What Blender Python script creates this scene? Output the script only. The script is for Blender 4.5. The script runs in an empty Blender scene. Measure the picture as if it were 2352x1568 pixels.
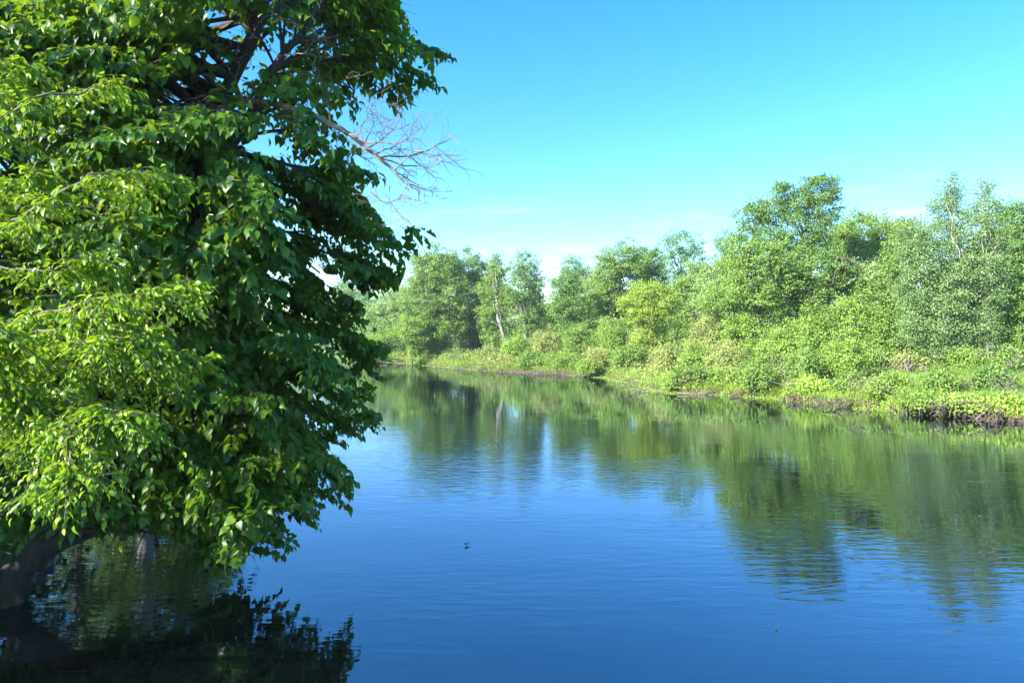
import bpy, math, random
import numpy as np
from mathutils import Vector

# ------------------------------------------------------------------ basics
W_ = 2352
SUN = np.array([-.72, -.48, .55]); SUN = SUN / np.linalg.norm(SUN)
rng = np.random.default_rng(7)
random.seed(7)
sc = bpy.context.scene
COL = sc.collection
F, CX, CY, H0 = 1568.0, 1176.0, 784.0, 3.3      # focal length and centre of the survey picture, eye height

def P(x, y, D):
    """point seen at x, y at distance D"""
    return np.array([(x - CX) / F * D, D, H0 - (y - CY) / F * D])

def proj(p):
    D = np.maximum(p[..., 1], 0.05)
    return CX + p[..., 0] / D * F, CY - (p[..., 2] - H0) / D * F

def norm(v):
    return v / np.maximum(np.linalg.norm(v, axis=-1, keepdims=True), 1e-9)

# ------------------------------------------------------------------ mesh accumulation
class Acc:
    def __init__(self):
        self.v, self.q, self.t, self.n = [], [], [], 0
    def add(self, v, q=None, t=None):
        self.v.append(np.asarray(v, dtype=np.float32).reshape(-1, 3))
        if q is not None and len(q): self.q.append(np.asarray(q, dtype=np.int64).reshape(-1, 4) + self.n)
        if t is not None and len(t): self.t.append(np.asarray(t, dtype=np.int64).reshape(-1, 3) + self.n)
        self.n += len(self.v[-1])
    def mesh(self, name, mat, smooth=True, origin=(0, 0, 0)):
        me = bpy.data.meshes.new(name)
        v = np.concatenate(self.v) - np.array(origin, dtype=np.float32)
        q = np.concatenate(self.q) if self.q else np.zeros((0, 4), dtype=np.int64)
        t = np.concatenate(self.t) if self.t else np.zeros((0, 3), dtype=np.int64)
        me.vertices.add(len(v)); me.vertices.foreach_set('co', v.astype(np.float32).ravel())
        loops = np.concatenate([q.ravel(), t.ravel()]).astype(np.int32)
        me.loops.add(len(loops)); me.loops.foreach_set('vertex_index', loops)
        nf = len(q) + len(t)
        me.polygons.add(nf)
        starts = np.concatenate([np.arange(len(q)) * 4, len(q) * 4 + np.arange(len(t)) * 3]).astype(np.int32)
        me.polygons.foreach_set('loop_start', starts)
        me.polygons.foreach_set('use_smooth', np.full(nf, smooth, dtype=bool))
        me.update(calc_edges=True); me.validate()
        me.materials.append(mat)
        return me

def obj(name, acc, mat, parent=None, smooth=True, loc=(0, 0, 0)):
    """one mesh object; loc is where its own origin stands"""
    me = acc.mesh(name, mat, smooth, loc)
    o = bpy.data.objects.new(name, me); COL.objects.link(o)
    if parent is not None:
        o.parent = parent
    else:
        o.location = loc
    return o

def thing(name, label, cat, loc, group=None):
    o = bpy.data.objects.new(name, None); COL.objects.link(o)
    o.location = loc; o.empty_display_size = 0.3
    o['label'] = label; o['category'] = cat
    if group: o['group'] = group
    return o

def tag(o, label, cat, group=None, kind=None):
    o['label'] = label; o['category'] = cat
    if group: o['group'] = group
    if kind: o['kind'] = kind
    return o

def smooth_path(pts, rad, n):
    """Catmull-Rom resample of points and radii"""
    pts = np.asarray(pts, float); rad = np.asarray(rad, float)
    a = np.vstack([2 * pts[0] - pts[1], pts, 2 * pts[-1] - pts[-2]])
    m = len(pts) - 1
    out, ro = [], []
    for u in np.linspace(0, m - 1e-6, n):
        i = int(u); t = u - i
        p0, p1, p2, p3 = a[i], a[i + 1], a[i + 2], a[i + 3]
        out.append(0.5 * ((2 * p1) + (-p0 + p2) * t + (2 * p0 - 5 * p1 + 4 * p2 - p3) * t * t + (-p0 + 3 * p1 - 3 * p2 + p3) * t ** 3))
        ro.append(rad[i] * (1 - t) + rad[i + 1] * t)
    return np.array(out), np.array(ro)

def tube(acc, pts, rad, sides=6, rough=0.0):
    pts = np.asarray(pts, float); rad = np.asarray(rad, float)
    n = len(pts)
    tan = norm(np.gradient(pts, axis=0))
    ref = np.array([0.31, 0.95, 0.05]) if abs(tan[:, 2]).mean() > 0.7 else np.array([0.05, 0.1, 1.0])
    a = norm(np.cross(tan, ref)); b = np.cross(tan, a)
    ang = np.linspace(0, 2 * math.pi, sides, endpoint=False)
    r = rad[:, None] * (1 + rough * rng.normal(size=(n, sides)))
    v = pts[:, None, :] + r[..., None] * (np.cos(ang)[None, :, None] * a[:, None, :] + np.sin(ang)[None, :, None] * b[:, None, :])
    i = np.arange(n - 1)[:, None] * sides; j = np.arange(sides)[None, :]; k = (j + 1) % sides
    q = np.stack([i + j, i + k, i + sides + k, i + sides + j], -1).reshape(-1, 4)
    acc.add(v, q)

def tubes3(acc, P0, P1, r0, r1, sag=0.0, seg=4):
    """many thin three-sided twigs at once"""
    P0 = np.asarray(P0, float).reshape(-1, 3); P1 = np.asarray(P1, float).reshape(-1, 3)
    n = len(P0)
    if n == 0: return
    r0 = np.broadcast_to(r0, n); r1 = np.broadcast_to(r1, n)
    t = np.linspace(0, 1, seg)
    L = np.linalg.norm(P1 - P0, axis=1)
    pts = P0[:, None] * (1 - t)[None, :, None] + P1[:, None] * t[None, :, None]
    sagv = np.broadcast_to(sag, n)
    pts[:, :, 2] += (sagv * L)[:, None] * (4 * t * (1 - t))[None, :]
    w = rng.normal(size=(n, 1, 3)) * (0.05 * L)[:, None, None]
    pts += w * np.sin(t * math.pi)[None, :, None]
    d = norm(P1 - P0)
    ref = np.where(abs(d[:, 2:3]) > 0.8, np.array([[1, 0, 0]]), np.array([[0, 0, 1]]))
    a = norm(np.cross(d, ref)); b = np.cross(d, a)
    ang = np.arange(3) * 2 * math.pi / 3
    ring = np.cos(ang)[None, :, None] * a[:, None] + np.sin(ang)[None, :, None] * b[:, None]
    rr = r0[:, None] * (1 - t) + r1[:, None] * t
    v = pts[:, :, None, :] + rr[:, :, None, None] * ring[:, None]
    base = np.arange(n)[:, None, None] * seg * 3 + np.arange(seg - 1)[None, :, None] * 3
    j = np.arange(3)[None, None, :]; k = (j + 1) % 3
    q = np.stack([base + j, base + k, base + 3 + k, base + 3 + j], -1).reshape(-1, 4)
    acc.add(v, q)

# leaf shapes: x across, y along the midrib, z out of the blade
def leaf_shape(kind):
    if kind == 'heart':
        v = [(0, 0, 0), (0, .36, 0), (0, .72, -.03), (0, 1.08, -.13)]
        for s in (-1, 1):
            v += [(s * .20, -.10, .03), (s * .44, .10, .10), (s * .42, .48, .09), (s * .17, .84, .0)]
        q = [(0, 1, 5, 4), (1, 2, 6, 5), (2, 3, 7, 6), (0, 8, 9, 1), (1, 9, 10, 2), (2, 10, 11, 3)]
    elif kind == 'lance':
        v = [(0, 0, 0), (0, .5, .0), (0, 1.05, -.10), (-.27, .25, .07), (-.25, .66, .04), (.27, .25, .07), (.25, .66, .04)]
        q = [(0, 1, 4, 3), (0, 5, 6, 1)]
        return np.array(v, float), np.array(q), np.array([(1, 2, 4), (1, 6, 2)])
    elif kind == 'lobed':
        v = [(0, 0, 0), (0, .45, 0), (0, 1.05, -.12)]
        q = []; t = []
        for s in (-1, 1):
            b = len(v)
            v += [(s * .38, -.02, .06), (s * .20, .22, .03), (s * .58, .38, .06), (s * .22, .55, .02), (s * .25, .78, .0)]
            f = [(0, b, b + 1), (0, b + 1, 1), (b + 1, b + 2, b + 3), (1, b + 1, b + 3), (1, b + 3, b + 4), (1, b + 4, 2)]
            t += [x if s < 0 else x[::-1] for x in f]
        return np.array(v, float), np.zeros((0, 4), int), np.array(t)
    else:   # two-triangle folded leaf for crowns seen small
        v = [(0, 0, 0), (-.36, .45, .09), (0, 1, -.05), (.36, .45, .09)]
        return np.array(v, float), np.zeros((0, 4), int), np.array([(0, 2, 1), (0, 3, 2)])
    return np.array(v, float), np.array(q), np.zeros((0, 3), int)

SHAPES = {k: leaf_shape(k) for k in ('heart', 'lance', 'lobed', 'small')}

def leaves(acc, c, d, nrm, size, kind):
    c = np.asarray(c).reshape(-1, 3); d = norm(np.asarray(d).reshape(-1, 3)); nrm = np.asarray(nrm).reshape(-1, 3)
    n = len(c)
    if n == 0: return
    nrm = norm(nrm - d * (nrm * d).sum(1, keepdims=True))
    s = np.cross(d, nrm)
    T, q, t = SHAPES[kind]
    size = np.broadcast_to(size, n)
    T = np.broadcast_to(T, (n,) + T.shape).copy()
    T[:, :, 2] *= rng.uniform(0.2, 2.6, (n, 1)); T[:, :, 0] *= rng.uniform(0.70, 1.15, (n, 1))
    T[:, :, 2] -= rng.uniform(-.05, .28, (n, 1)) * T[:, :, 1] ** 2
    v = c[:, None] + size[:, None, None] * (T[..., 0:1] * s[:, None] + T[..., 1:2] * d[:, None] + T[..., 2:3] * nrm[:, None])
    k = T.shape[1]
    off = (np.arange(n) * k)[:, None, None]
    acc.add(v, (q[None] + off).reshape(-1, 4) if len(q) else None, (t[None] + off).reshape(-1, 3) if len(t) else None)

# ------------------------------------------------------------------ materials
def new_mat(name):
    m = bpy.data.materials.new(name); m.use_nodes = True
    nt = m.node_tree; nt.nodes.clear()
    out = nt.nodes.new('ShaderNodeOutputMaterial')
    return m, nt, out

def ramp(nt, stops, fac=None):
    r = nt.nodes.new('ShaderNodeValToRGB')
    el = r.color_ramp.elements
    while len(el) < len(stops): el.new(0.5)
    for e, (p, c) in zip(el, stops):
        e.position = p; e.color = (*c, 1)
    if fac is not None: nt.links.new(fac, r.inputs[0])
    return r

def leaf_mat(name, cols, trans, tw=0.38, rough=0.42, spec=0.5):
    m, nt, out = new_mat(name)
    g = nt.nodes.new('ShaderNodeNewGeometry')
    n = len(cols)
    r = ramp(nt, [(i / max(n - 1, 1), c) for i, c in enumerate(cols)], g.outputs['Random Per Island'])
    p = nt.nodes.new('ShaderNodeBsdfPrincipled'); p.inputs['Roughness'].default_value = rough
    p.inputs['Specular IOR Level'].default_value = spec
    nt.links.new(r.outputs[0], p.inputs['Base Color'])
    t = nt.nodes.new('ShaderNodeBsdfTranslucent')
    mx = nt.nodes.new('ShaderNodeMix'); mx.data_type = 'RGBA'; mx.inputs[0].default_value = 0.35
    nt.links.new(r.outputs[0], mx.inputs[6]); mx.inputs[7].default_value = (*trans, 1)
    nt.links.new(mx.outputs[2], t.inputs[0])
    s = nt.nodes.new('ShaderNodeMixShader'); s.inputs[0].default_value = tw
    nt.links.new(p.outputs[0], s.inputs[1]); nt.links.new(t.outputs[0], s.inputs[2])
    nt.links.new(s.outputs[0], out.inputs[0])
    return m

def bark_mat(name, c0, c1, scale=8.0, stretch=0.25, bump=0.5, lo=.35, hi=.65):
    m, nt, out = new_mat(name)
    tc = nt.nodes.new('ShaderNodeTexCoord'); mp = nt.nodes.new('ShaderNodeMapping')
    mp.inputs['Scale'].default_value = (1, 1, stretch)
    nz = nt.nodes.new('ShaderNodeTexNoise'); nz.inputs['Scale'].default_value = scale; nz.inputs['Detail'].default_value = 6
    nz.inputs['Roughness'].default_value = .65
    nt.links.new(tc.outputs['Object'], mp.inputs[0]); nt.links.new(mp.outputs[0], nz.inputs['Vector'])
    r = ramp(nt, [(lo, c0), (hi, c1)], nz.outputs[0])
    p = nt.nodes.new('ShaderNodeBsdfPrincipled'); p.inputs['Roughness'].default_value = .85
    b = nt.nodes.new('ShaderNodeBump'); b.inputs['Strength'].default_value = bump; b.inputs['Distance'].default_value = .02
    nt.links.new(nz.outputs[0], b.inputs['Height']); nt.links.new(b.outputs[0], p.inputs['Normal'])
    nt.links.new(r.outputs[0], p.inputs[0]); nt.links.new(p.outputs[0], out.inputs[0])
    return m

M = {}
_lm = leaf_mat
def leaf_mat(name, cols, trans, *a, **k):
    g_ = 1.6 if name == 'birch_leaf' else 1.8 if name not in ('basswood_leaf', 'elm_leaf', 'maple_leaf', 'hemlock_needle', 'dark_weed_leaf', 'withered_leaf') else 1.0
    k_ = (1.30, 1.02, .92) if g_ > 1 and name not in ('bluish_leaf', 'birch_leaf') else (1, 1, 1)
    return _lm(name, [tuple(min(v * g_ * q_, .6) for v, q_ in zip(c, k_)) for c in cols], trans, *a, **k)
M['basswood'] = leaf_mat('basswood_leaf', [(.034, .10, .014), (.055, .15, .012), (.085, .21, .012), (.15, .30, .014)], (.46, .62, .015), .44, .40, .5)
M['elm'] = leaf_mat('elm_leaf', [(.08, .19, .010), (.13, .28, .012), (.20, .37, .015), (.30, .46, .022)], (.55, .66, .015), .42, .42, .45)
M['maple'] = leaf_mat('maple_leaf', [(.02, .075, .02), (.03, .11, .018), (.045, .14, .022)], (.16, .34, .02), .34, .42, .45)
M['hemlock'] = leaf_mat('hemlock_needle', [(.018, .05, .022), (.03, .075, .03)], (.06, .14, .04), .2, .55, .3)
M['mid'] = leaf_mat('green_leaf', [(.058, .135, .028), (.085, .18, .034), (.115, .225, .046)], (.28, .40, .06), .38, .5, .4)
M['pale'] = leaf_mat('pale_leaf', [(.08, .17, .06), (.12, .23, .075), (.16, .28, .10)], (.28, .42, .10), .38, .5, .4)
M['deep'] = leaf_mat('deep_leaf', [(.042, .11, .026), (.062, .15, .03), (.09, .19, .038)], (.22, .36, .05), .36, .48, .45)
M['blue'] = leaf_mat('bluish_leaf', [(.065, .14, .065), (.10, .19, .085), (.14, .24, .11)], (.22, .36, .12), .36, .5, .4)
M['yellow'] = leaf_mat('yellow_leaf', [(.10, .19, .028), (.135, .24, .032), (.175, .285, .045)], (.38, .52, .05), .42, .5, .4)
M['lime'] = leaf_mat('lime_leaf', [(.075, .165, .03), (.105, .215, .038), (.155, .275, .055)], (.34, .48, .06), .42, .5, .4)
M['olive'] = leaf_mat('olive_leaf', [(.10, .16, .05), (.14, .21, .065), (.19, .26, .085)], (.30, .40, .08), .38, .55, .35)
M['birch_leaf'] = leaf_mat('birch_leaf', [(.075, .135, .04), (.11, .18, .052), (.155, .235, .08)], (.26, .38, .08), .34, .38, .55)
M['grass'] = leaf_mat('grass_blade', [(.075, .17, .045), (.11, .22, .05), (.17, .28, .065)], (.30, .46, .08), .42, .5, .4)
M['weed'] = leaf_mat('weed_leaf', [(.08, .19, .03), (.14, .27, .04), (.22, .34, .06)], (.34, .50, .06), .40, .5, .4)
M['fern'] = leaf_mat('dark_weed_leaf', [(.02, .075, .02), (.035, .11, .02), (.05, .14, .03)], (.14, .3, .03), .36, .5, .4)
M['bark'] = bark_mat('grey_brown_bark', (.07, .058, .048), (.20, .17, .14), 9)
M['bark_dark'] = bark_mat('dark_bark', (.018, .015, .013), (.06, .05, .042), 9)
M['bark_grey'] = bark_mat('light_grey_bark', (.16, .14, .12), (.34, .31, .27), 7)
M['dead'] = bark_mat('bleached_dead_wood', (.13, .095, .07), (.36, .285, .22), 10, .25, .3)
M['drift'] = bark_mat('brown_driftwood', (.055, .04, .025), (.21, .165, .115), 6, .5, .4)
M['birch'] = bark_mat('white_birch_bark', (.10, .09, .08), (.68, .65, .60), 5, 2.5, .2, .36, .44)
M['brown_leaf'] = leaf_mat('withered_leaf', [(.10, .05, .02), (.22, .12, .04)], (.3, .15, .04), .3, .6, .3)

# ------------------------------------------------------------------ river outline and terrain
RB_PX = [(2352, 972), (2200, 957), (2050, 945), (1900, 931), (1800, 919), (1720, 912), (1640, 907), (1560, 904), (1500, 898),
         (1440, 880), (1400, 868), (1300, 862), (1180, 856), (1100, 852), (1000, 842), (940, 836), (890, 832), (820, 830), (760, 828)]
RB = [(26, -200), (27, -30), (27, 0), (25, 15)]
for x, y in RB_PX:
    D = H0 * F / (y - CY); RB.append(((x - CX) / F * D, D))
RB += [(-60, 127), (-110, 133), (-260, 150)]
LB = [(-260, 112), (-110, 104), (-62, 94), (-40, 80), (-26, 65), (-18.5, 45), (-12.5, 27), (-8.8, 15), (-6.7, 10.5), (-6.1, 8.2),
      (-6.0, 5), (-5.8, 0), (-6.2, -30), (-8, -200)]
POLY = np.array(RB + LB, float)

def river_dist(x, y):
    """signed distance to the river outline, negative in the water"""
    sh = x.shape; p = np.stack([x.ravel(), y.ravel()], -1)
    a = POLY; b = np.roll(POLY, -1, 0)
    best = np.full(len(p), 1e9); inside = np.zeros(len(p), bool)
    for i in range(len(a)):
        ab = b[i] - a[i]; ap = p - a[i]
        t = np.clip((ap @ ab) / max(ab @ ab, 1e-9), 0, 1)
        d = np.hypot(*(ap - t[:, None] * ab).T); best = np.minimum(best, d)
        c = (a[i][1] > p[:, 1]) != (b[i][1] > p[:, 1])
        with np.errstate(divide='ignore', invalid='ignore'):
            xx = ab[0] * (p[:, 1] - a[i][1]) / ab[1] + a[i][0]
        inside ^= c & (p[:, 0] < xx)
    return np.where(inside, -best, best).reshape(sh)

def wob(x, y, s, k):
    return (np.sin(x * s + k) * np.cos(y * s * 1.13 + k * 2.1) + .5 * np.sin(x * s * 2.3 + y * s * 1.7 + k * 3))

def ground_z(x, y):
    x = np.asarray(x, float); y = np.asarray(y, float)
    d = river_dist(x, y) + .35 * wob(x, y, 1.3, .7) + .18 * wob(x, y, 4.1, 2.2)
    t = np.clip((d + .25) / .8, 0, 1); s = t * t * (3 - 2 * t)
    t2 = np.clip((d - 1) / 14, 0, 1); s2 = t2 * t2 * (3 - 2 * t2)
    t3 = np.clip((d - 40) / 300, 0, 1)
    z = -.9 + s * 1.10 + np.clip(d, 0, 1.5) * .16 + s2 * .75 + t3 * 3 + np.clip(d, 0, 6) * .012
    return z + np.clip(d, 0, 3) / 3 * (.08 * wob(x, y, .9, 4) + .05 * wob(x, y, 2.7, 1))

def gz(x, y): return float(ground_z(np.array([x]), np.array([y]))[0])

gx = np.unique(np.concatenate([np.linspace(-3000, -130, 16), np.linspace(-130, -35, 70), np.linspace(-35, 32, 220), np.linspace(32, 110, 60), np.linspace(110, 3000, 16)]))
gy = np.unique(np.concatenate([np.linspace(-600, -20, 12), np.linspace(-20, 20, 50), np.linspace(20, 70, 170), np.linspace(70, 160, 160), np.linspace(160, 3500, 24)]))
XX, YY = np.meshgrid(gx, gy)
A = Acc()
nx, ny = len(gx), len(gy)
i = (np.arange(ny - 1)[:, None] * nx + np.arange(nx - 1)[None]).ravel()
A.add(np.stack([XX, YY, ground_z(XX, YY)], -1), np.stack([i, i + 1, i + nx + 1, i + nx], -1))
m, nt, out = new_mat('river_bank_soil')
tc = nt.nodes.new('ShaderNodeTexCoord')
n1 = nt.nodes.new('ShaderNodeTexNoise'); n1.inputs['Scale'].default_value = .9; n1.inputs['Detail'].default_value = 8
n2 = nt.nodes.new('ShaderNodeTexNoise'); n2.inputs['Scale'].default_value = 9; n2.inputs['Detail'].default_value = 8
nt.links.new(tc.outputs['Object'], n1.inputs['Vector']); nt.links.new(tc.outputs['Object'], n2.inputs['Vector'])
soil = ramp(nt, [(.3, (.03, .022, .013)), (.55, (.075, .055, .033)), (.75, (.14, .105, .065))], n2.outputs[0])
turf = ramp(nt, [(.3, (.045, .09, .02)), (.7, (.09, .16, .035))], n2.outputs[0])
sep = nt.nodes.new('ShaderNodeSeparateXYZ'); nt.links.new(tc.outputs['Object'], sep.inputs[0])
ad = nt.nodes.new('ShaderNodeMath'); ad.operation = 'MULTIPLY_ADD'; ad.inputs[1].default_value = .5; ad.inputs[2].default_value = -.25
nt.links.new(n1.outputs[0], ad.inputs[0])
ad2 = nt.nodes.new('ShaderNodeMath'); ad2.operation = 'ADD'; nt.links.new(ad.outputs[0], ad2.inputs[0]); nt.links.new(sep.outputs[2], ad2.inputs[1])
mr = nt.nodes.new('ShaderNodeMapRange'); mr.inputs[1].default_value = .24; mr.inputs[2].default_value = .40; nt.links.new(ad2.outputs[0], mr.inputs[0])
mx = nt.nodes.new('ShaderNodeMix'); mx.data_type = 'RGBA'
nt.links.new(mr.outputs[0], mx.inputs[0]); nt.links.new(soil.outputs[0], mx.inputs[6]); nt.links.new(turf.outputs[0], mx.inputs[7])
p = nt.nodes.new('ShaderNodeBsdfPrincipled'); p.inputs['Roughness'].default_value = .9
bm_ = nt.nodes.new('ShaderNodeBump'); bm_.inputs['Distance'].default_value = .06; nt.links.new(n2.outputs[0], bm_.inputs['Height'])
nt.links.new(bm_.outputs[0], p.inputs['Normal']); nt.links.new(mx.outputs[2], p.inputs[0]); nt.links.new(p.outputs[0], out.inputs[0])
g = obj('ground', A, m); g['kind'] = 'structure'

# ------------------------------------------------------------------ water
m, nt, out = new_mat('river_water')
tc = nt.nodes.new('ShaderNodeTexCoord')
def noise(scale, det=2.0, sx=1.0, sy=1.0, rot=0.0, rough=.5, dist=0.0):
    mp = nt.nodes.new('ShaderNodeMapping'); mp.inputs['Scale'].default_value = (sx, sy, 1); mp.inputs['Rotation'].default_value = (0, 0, rot)
    nz = nt.nodes.new('ShaderNodeTexNoise'); nz.inputs['Scale'].default_value = scale; nz.inputs['Detail'].default_value = det
    nz.inputs['Roughness'].default_value = rough; nz.inputs['Distortion'].default_value = dist
    nt.links.new(tc.outputs['Object'], mp.inputs[0]); nt.links.new(mp.outputs[0], nz.inputs['Vector'])
    return nz.outputs[0]
def math_(op, a, b=None, c=None):
    n = nt.nodes.new('ShaderNodeMath'); n.operation = op
    for k, v in enumerate((a, b, c)):
        if v is None: continue
        if isinstance(v, (int, float)): n.inputs[k].default_value = v
        else: nt.links.new(v, n.inputs[k])
    return n.outputs[0]
def mapr(a, lo, hi, o0, o1):
    n = nt.nodes.new('ShaderNodeMapRange'); nt.links.new(a, n.inputs[0])
    for k, v in zip((1, 2, 3, 4), (lo, hi, o0, o1)): n.inputs[k].default_value = v
    return n.outputs[0]
w1 = noise(1.0, 2, 1.7, 6.5, .08, .5, .4)        # wavelets
w2 = noise(1.0, 2, 6.0, 11.0, -.2, .5)           # fine ripple
w3 = noise(1.0, 2, .35, .9, .3)                  # slow swell
mask = mapr(noise(.12, 3, 1.0, 1.3, .4), .40, .60, .16, 1.0)
sepp = nt.nodes.new('ShaderNodeSeparateXYZ'); nt.links.new(tc.outputs['Object'], sepp.inputs[0])
mask = math_('MULTIPLY', mask, math_('MULTIPLY', mapr(sepp.outputs[1], 6.5, 10.5, .30, 1.0), mapr(sepp.outputs[1], 17, 32, 1.0, .26)))
hsum = math_('ADD', math_('MULTIPLY', math_('MULTIPLY', w1, mask), .0095),
             math_('ADD', math_('MULTIPLY', math_('MULTIPLY', w2, mask), .0009), math_('MULTIPLY', w3, .0042)))
b = nt.nodes.new('ShaderNodeBump'); b.inputs['Strength'].default_value = 1; b.inputs['Distance'].default_value = 1
nt.links.new(hsum, b.inputs['Height'])
gl = nt.nodes.new('ShaderNodeBsdfGlossy'); gl.inputs['Roughness'].default_value = .012; gl.inputs['Color'].default_value = (.62, .68, .88, 1)
nt.links.new(b.outputs[0], gl.inputs['Normal'])
df = nt.nodes.new('ShaderNodeBsdfDiffuse'); df.inputs[0].default_value = (.0012, .003, .004, 1)
fr = nt.nodes.new('ShaderNodeFresnel'); fr.inputs[0].default_value = 1.333; nt.links.new(b.outputs[0], fr.inputs['Normal'])
fac = mapr(fr.outputs[0], .02, .55, .25, 1.0)
ms = nt.nodes.new('ShaderNodeMixShader'); nt.links.new(fac, ms.inputs[0]); nt.links.new(df.outputs[0], ms.inputs[1]); nt.links.new(gl.outputs[0], ms.inputs[2])
nt.links.new(ms.outputs[0], out.inputs[0])
A = Acc(); A.add([(-400, -220, 0), (300, -220, 0), (300, 260, 0), (-400, 260, 0)], [(0, 1, 2, 3)])
w = obj('river_water', A, m); w['kind'] = 'structure'

# ------------------------------------------------------------------ crown building for trees seen small
def tree_small(name, label, cat, base, blobs, leafm, barkm, leaf=.17, dens=1.0, trunk_r=.16, lean=None, group='trees on the far bank',
               clump=.55, open_=0.0, top=None, limbs=14, kind='small', flat=.6, shape='lance2', stems=1, trunk_top=.8):
    """blobs: (centre xyz, radii xyz). Leaf clumps ride in the blobs' outer part, limbs run out to them."""
    base = np.array(base, float)
    root = thing(name, label, cat, tuple(base), group)
    L, T = Acc(), Acc()
    cents = []
    for (c, r) in blobs:
        c = np.array(c, float); r = np.array(r, float)
        area = 4 * math.pi * ((r[0] * r[1]) ** 1.6 + (r[0] * r[2]) ** 1.6 + (r[1] * r[2]) ** 1.6) ** (1 / 1.6) / 3 ** (1 / 1.6)
        ncl = max(8, int(area / (clump ** 2 * 1.25) * (1 - open_)))
        u = norm(rng.normal(size=(ncl, 3)))
        rad = rng.uniform(.30, 1.0, ncl) ** .6
        bump_ = 1 + .16 * np.sin(u[:, 0] * 5 + c[0]) * np.sin(u[:, 2] * 6 + c[2] * 3) + .10 * rng.normal(size=ncl)
        cc = c + u * r * (rad * bump_)[:, None]
        keep = np.ones(ncl, bool)
        cc = cc[keep & (cc[:, 2] > base[2] + .15)]
        cents.append(np.concatenate([cc, np.tile(c, (len(cc), 1)), np.tile(r, (len(cc), 1))], 1))
    cents = np.concatenate(cents)
    n = len(cents)
    csize = clump * rng.uniform(.55, 1.35, n)
    per = np.maximum(4, (dens * 42 * (csize / clump) ** 2 * (clump / .55) ** 2 * (.17 / leaf) ** 1.6)).astype(int)
    idx = np.repeat(np.arange(n), per)
    off = rng.normal(size=(len(idx), 3)) * .5
    off[:, 2] *= flat
    pos = cents[idx, :3] + off * csize[idx][:, None]
    outw = norm((cents[idx, :3] - cents[idx, 3:6]) / cents[idx, 6:9])
    ctilt = rng.normal(size=(n, 3)) * .35
    nr = norm(outw * .6 + np.array([0, 0, .55]) + SUN * .45 + ctilt[idx] + rng.normal(size=pos.shape) * .34 + norm(off) * .35)
    d = norm(rng.normal(size=pos.shape) + outw * .5 + np.array([0, 0, -.35]))
    leaves(L, pos, d, nr, leaf * rng.uniform(.65, 1.35, len(pos)), kind)
    # wood
    topc = np.array(top if top is not None else max(blobs, key=lambda b: b[0][2] + b[1][2])[0], float)
    ztop = max(b[0][2] + b[1][2] for b in blobs)
    topp = topc.copy(); topp[2] = base[2] + (ztop - base[2]) * trunk_top
    for sidx in range(stems):
        jit = rng.normal(size=3) * np.array([.3, .3, 0]) * (sidx > 0)
        tp = topp + rng.normal(size=3) * np.array([.9, .9, .4]) * (sidx > 0) * 1.2
        mid = base * .5 + tp * .5 + rng.normal(size=3) * np.array([.25, .25, 0]) + (np.array(lean) if lean is not None else 0)
        pts, rr = smooth_path([base + jit - np.array([0, 0, .3]), base + jit + (mid - base) * .35 + rng.normal(size=3) * .08, mid, tp * .7 + mid * .3, tp],
                              [trunk_r * 1.35, trunk_r, trunk_r * .75, trunk_r * .45, trunk_r * .12], 16)
        pts[1:-1] += rng.normal(size=(14, 3)) * trunk_r * .25
        tube(T, pts, rr, 7, .06)
        sel = rng.choice(n, min(limbs, n), replace=False)
        for k in sel:
            tgt = cents[k, :3]
            zz = base[2] + (tgt[2] - base[2]) * rng.uniform(.45, .8)
            j = int(np.argmin(abs(pts[:, 2] - zz)))
            a = pts[j]; Ln = np.linalg.norm(tgt - a)
            q, r2 = smooth_path([a, a * .6 + tgt * .4 + np.array([0, 0, .10 * Ln]) + rng.normal(size=3) * .06 * Ln, tgt], [rr[j] * .55, rr[j] * .3 + .01, .012], 7)
            q[1:-1] += rng.normal(size=(5, 3)) * .02 * Ln
            tube(T, q, r2, 4)
    # twigs into the clumps
    sel = rng.choice(n, min(n, 150), replace=False)
    near = cents[sel, :3] * .72 + cents[sel, 3:6] * .28
    tubes3(T, near, cents[sel, :3] + (cents[sel, :3] - near) * .35, .02, .007, .05)
    cr = obj('crown', L, leafm, root, True, tuple(base)); tr = obj('trunk', T, barkm, root, True, tuple(base))
    return root

def px_tree(name, label, cat, bx, D, blobs_px, leafm, barkm, depth=.85, **kw):
    X = (bx - CX) / F * D
    z = gz(X, D)
    bl = []; back = kw.pop('back', 0)
    if kw.pop('skirt', True):
        low = max(b_[1] + b_[3] for b_ in blobs_px); wd_ = float(np.mean([b_[2] for b_ in blobs_px])) * .85
        yg = CY - (z + 1.2 - H0) / D * F; xm = float(np.mean([b_[0] for b_ in blobs_px]))
        if yg > low - 10:
            blobs_px = list(blobs_px) + [(xm + rng.uniform(-8, 8), (low - 25 + yg) / 2, wd_ * .9, max((yg - low + 30) / 2, 12)), (bx + rng.uniform(-20, 20), yg - 8, wd_ * .7, 14)]
    for (x, y, rx, ry) in blobs_px:
        off = rng.uniform(-.25, .25) * rx / F * D
        rx = rx * 1.14; ry = ry * 1.04
        bl.append((P(x, y, D) + np.array([0, off + back, 0]), (rx / F * D, rx / F * D * depth, ry / F * D)))
    return tree_small(name, label, cat, (X, D, z), bl, leafm, barkm, **kw)

T_ = 'tree'
B, BD, BG = M['bark'], M['bark_dark'], M['bark_grey']
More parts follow.
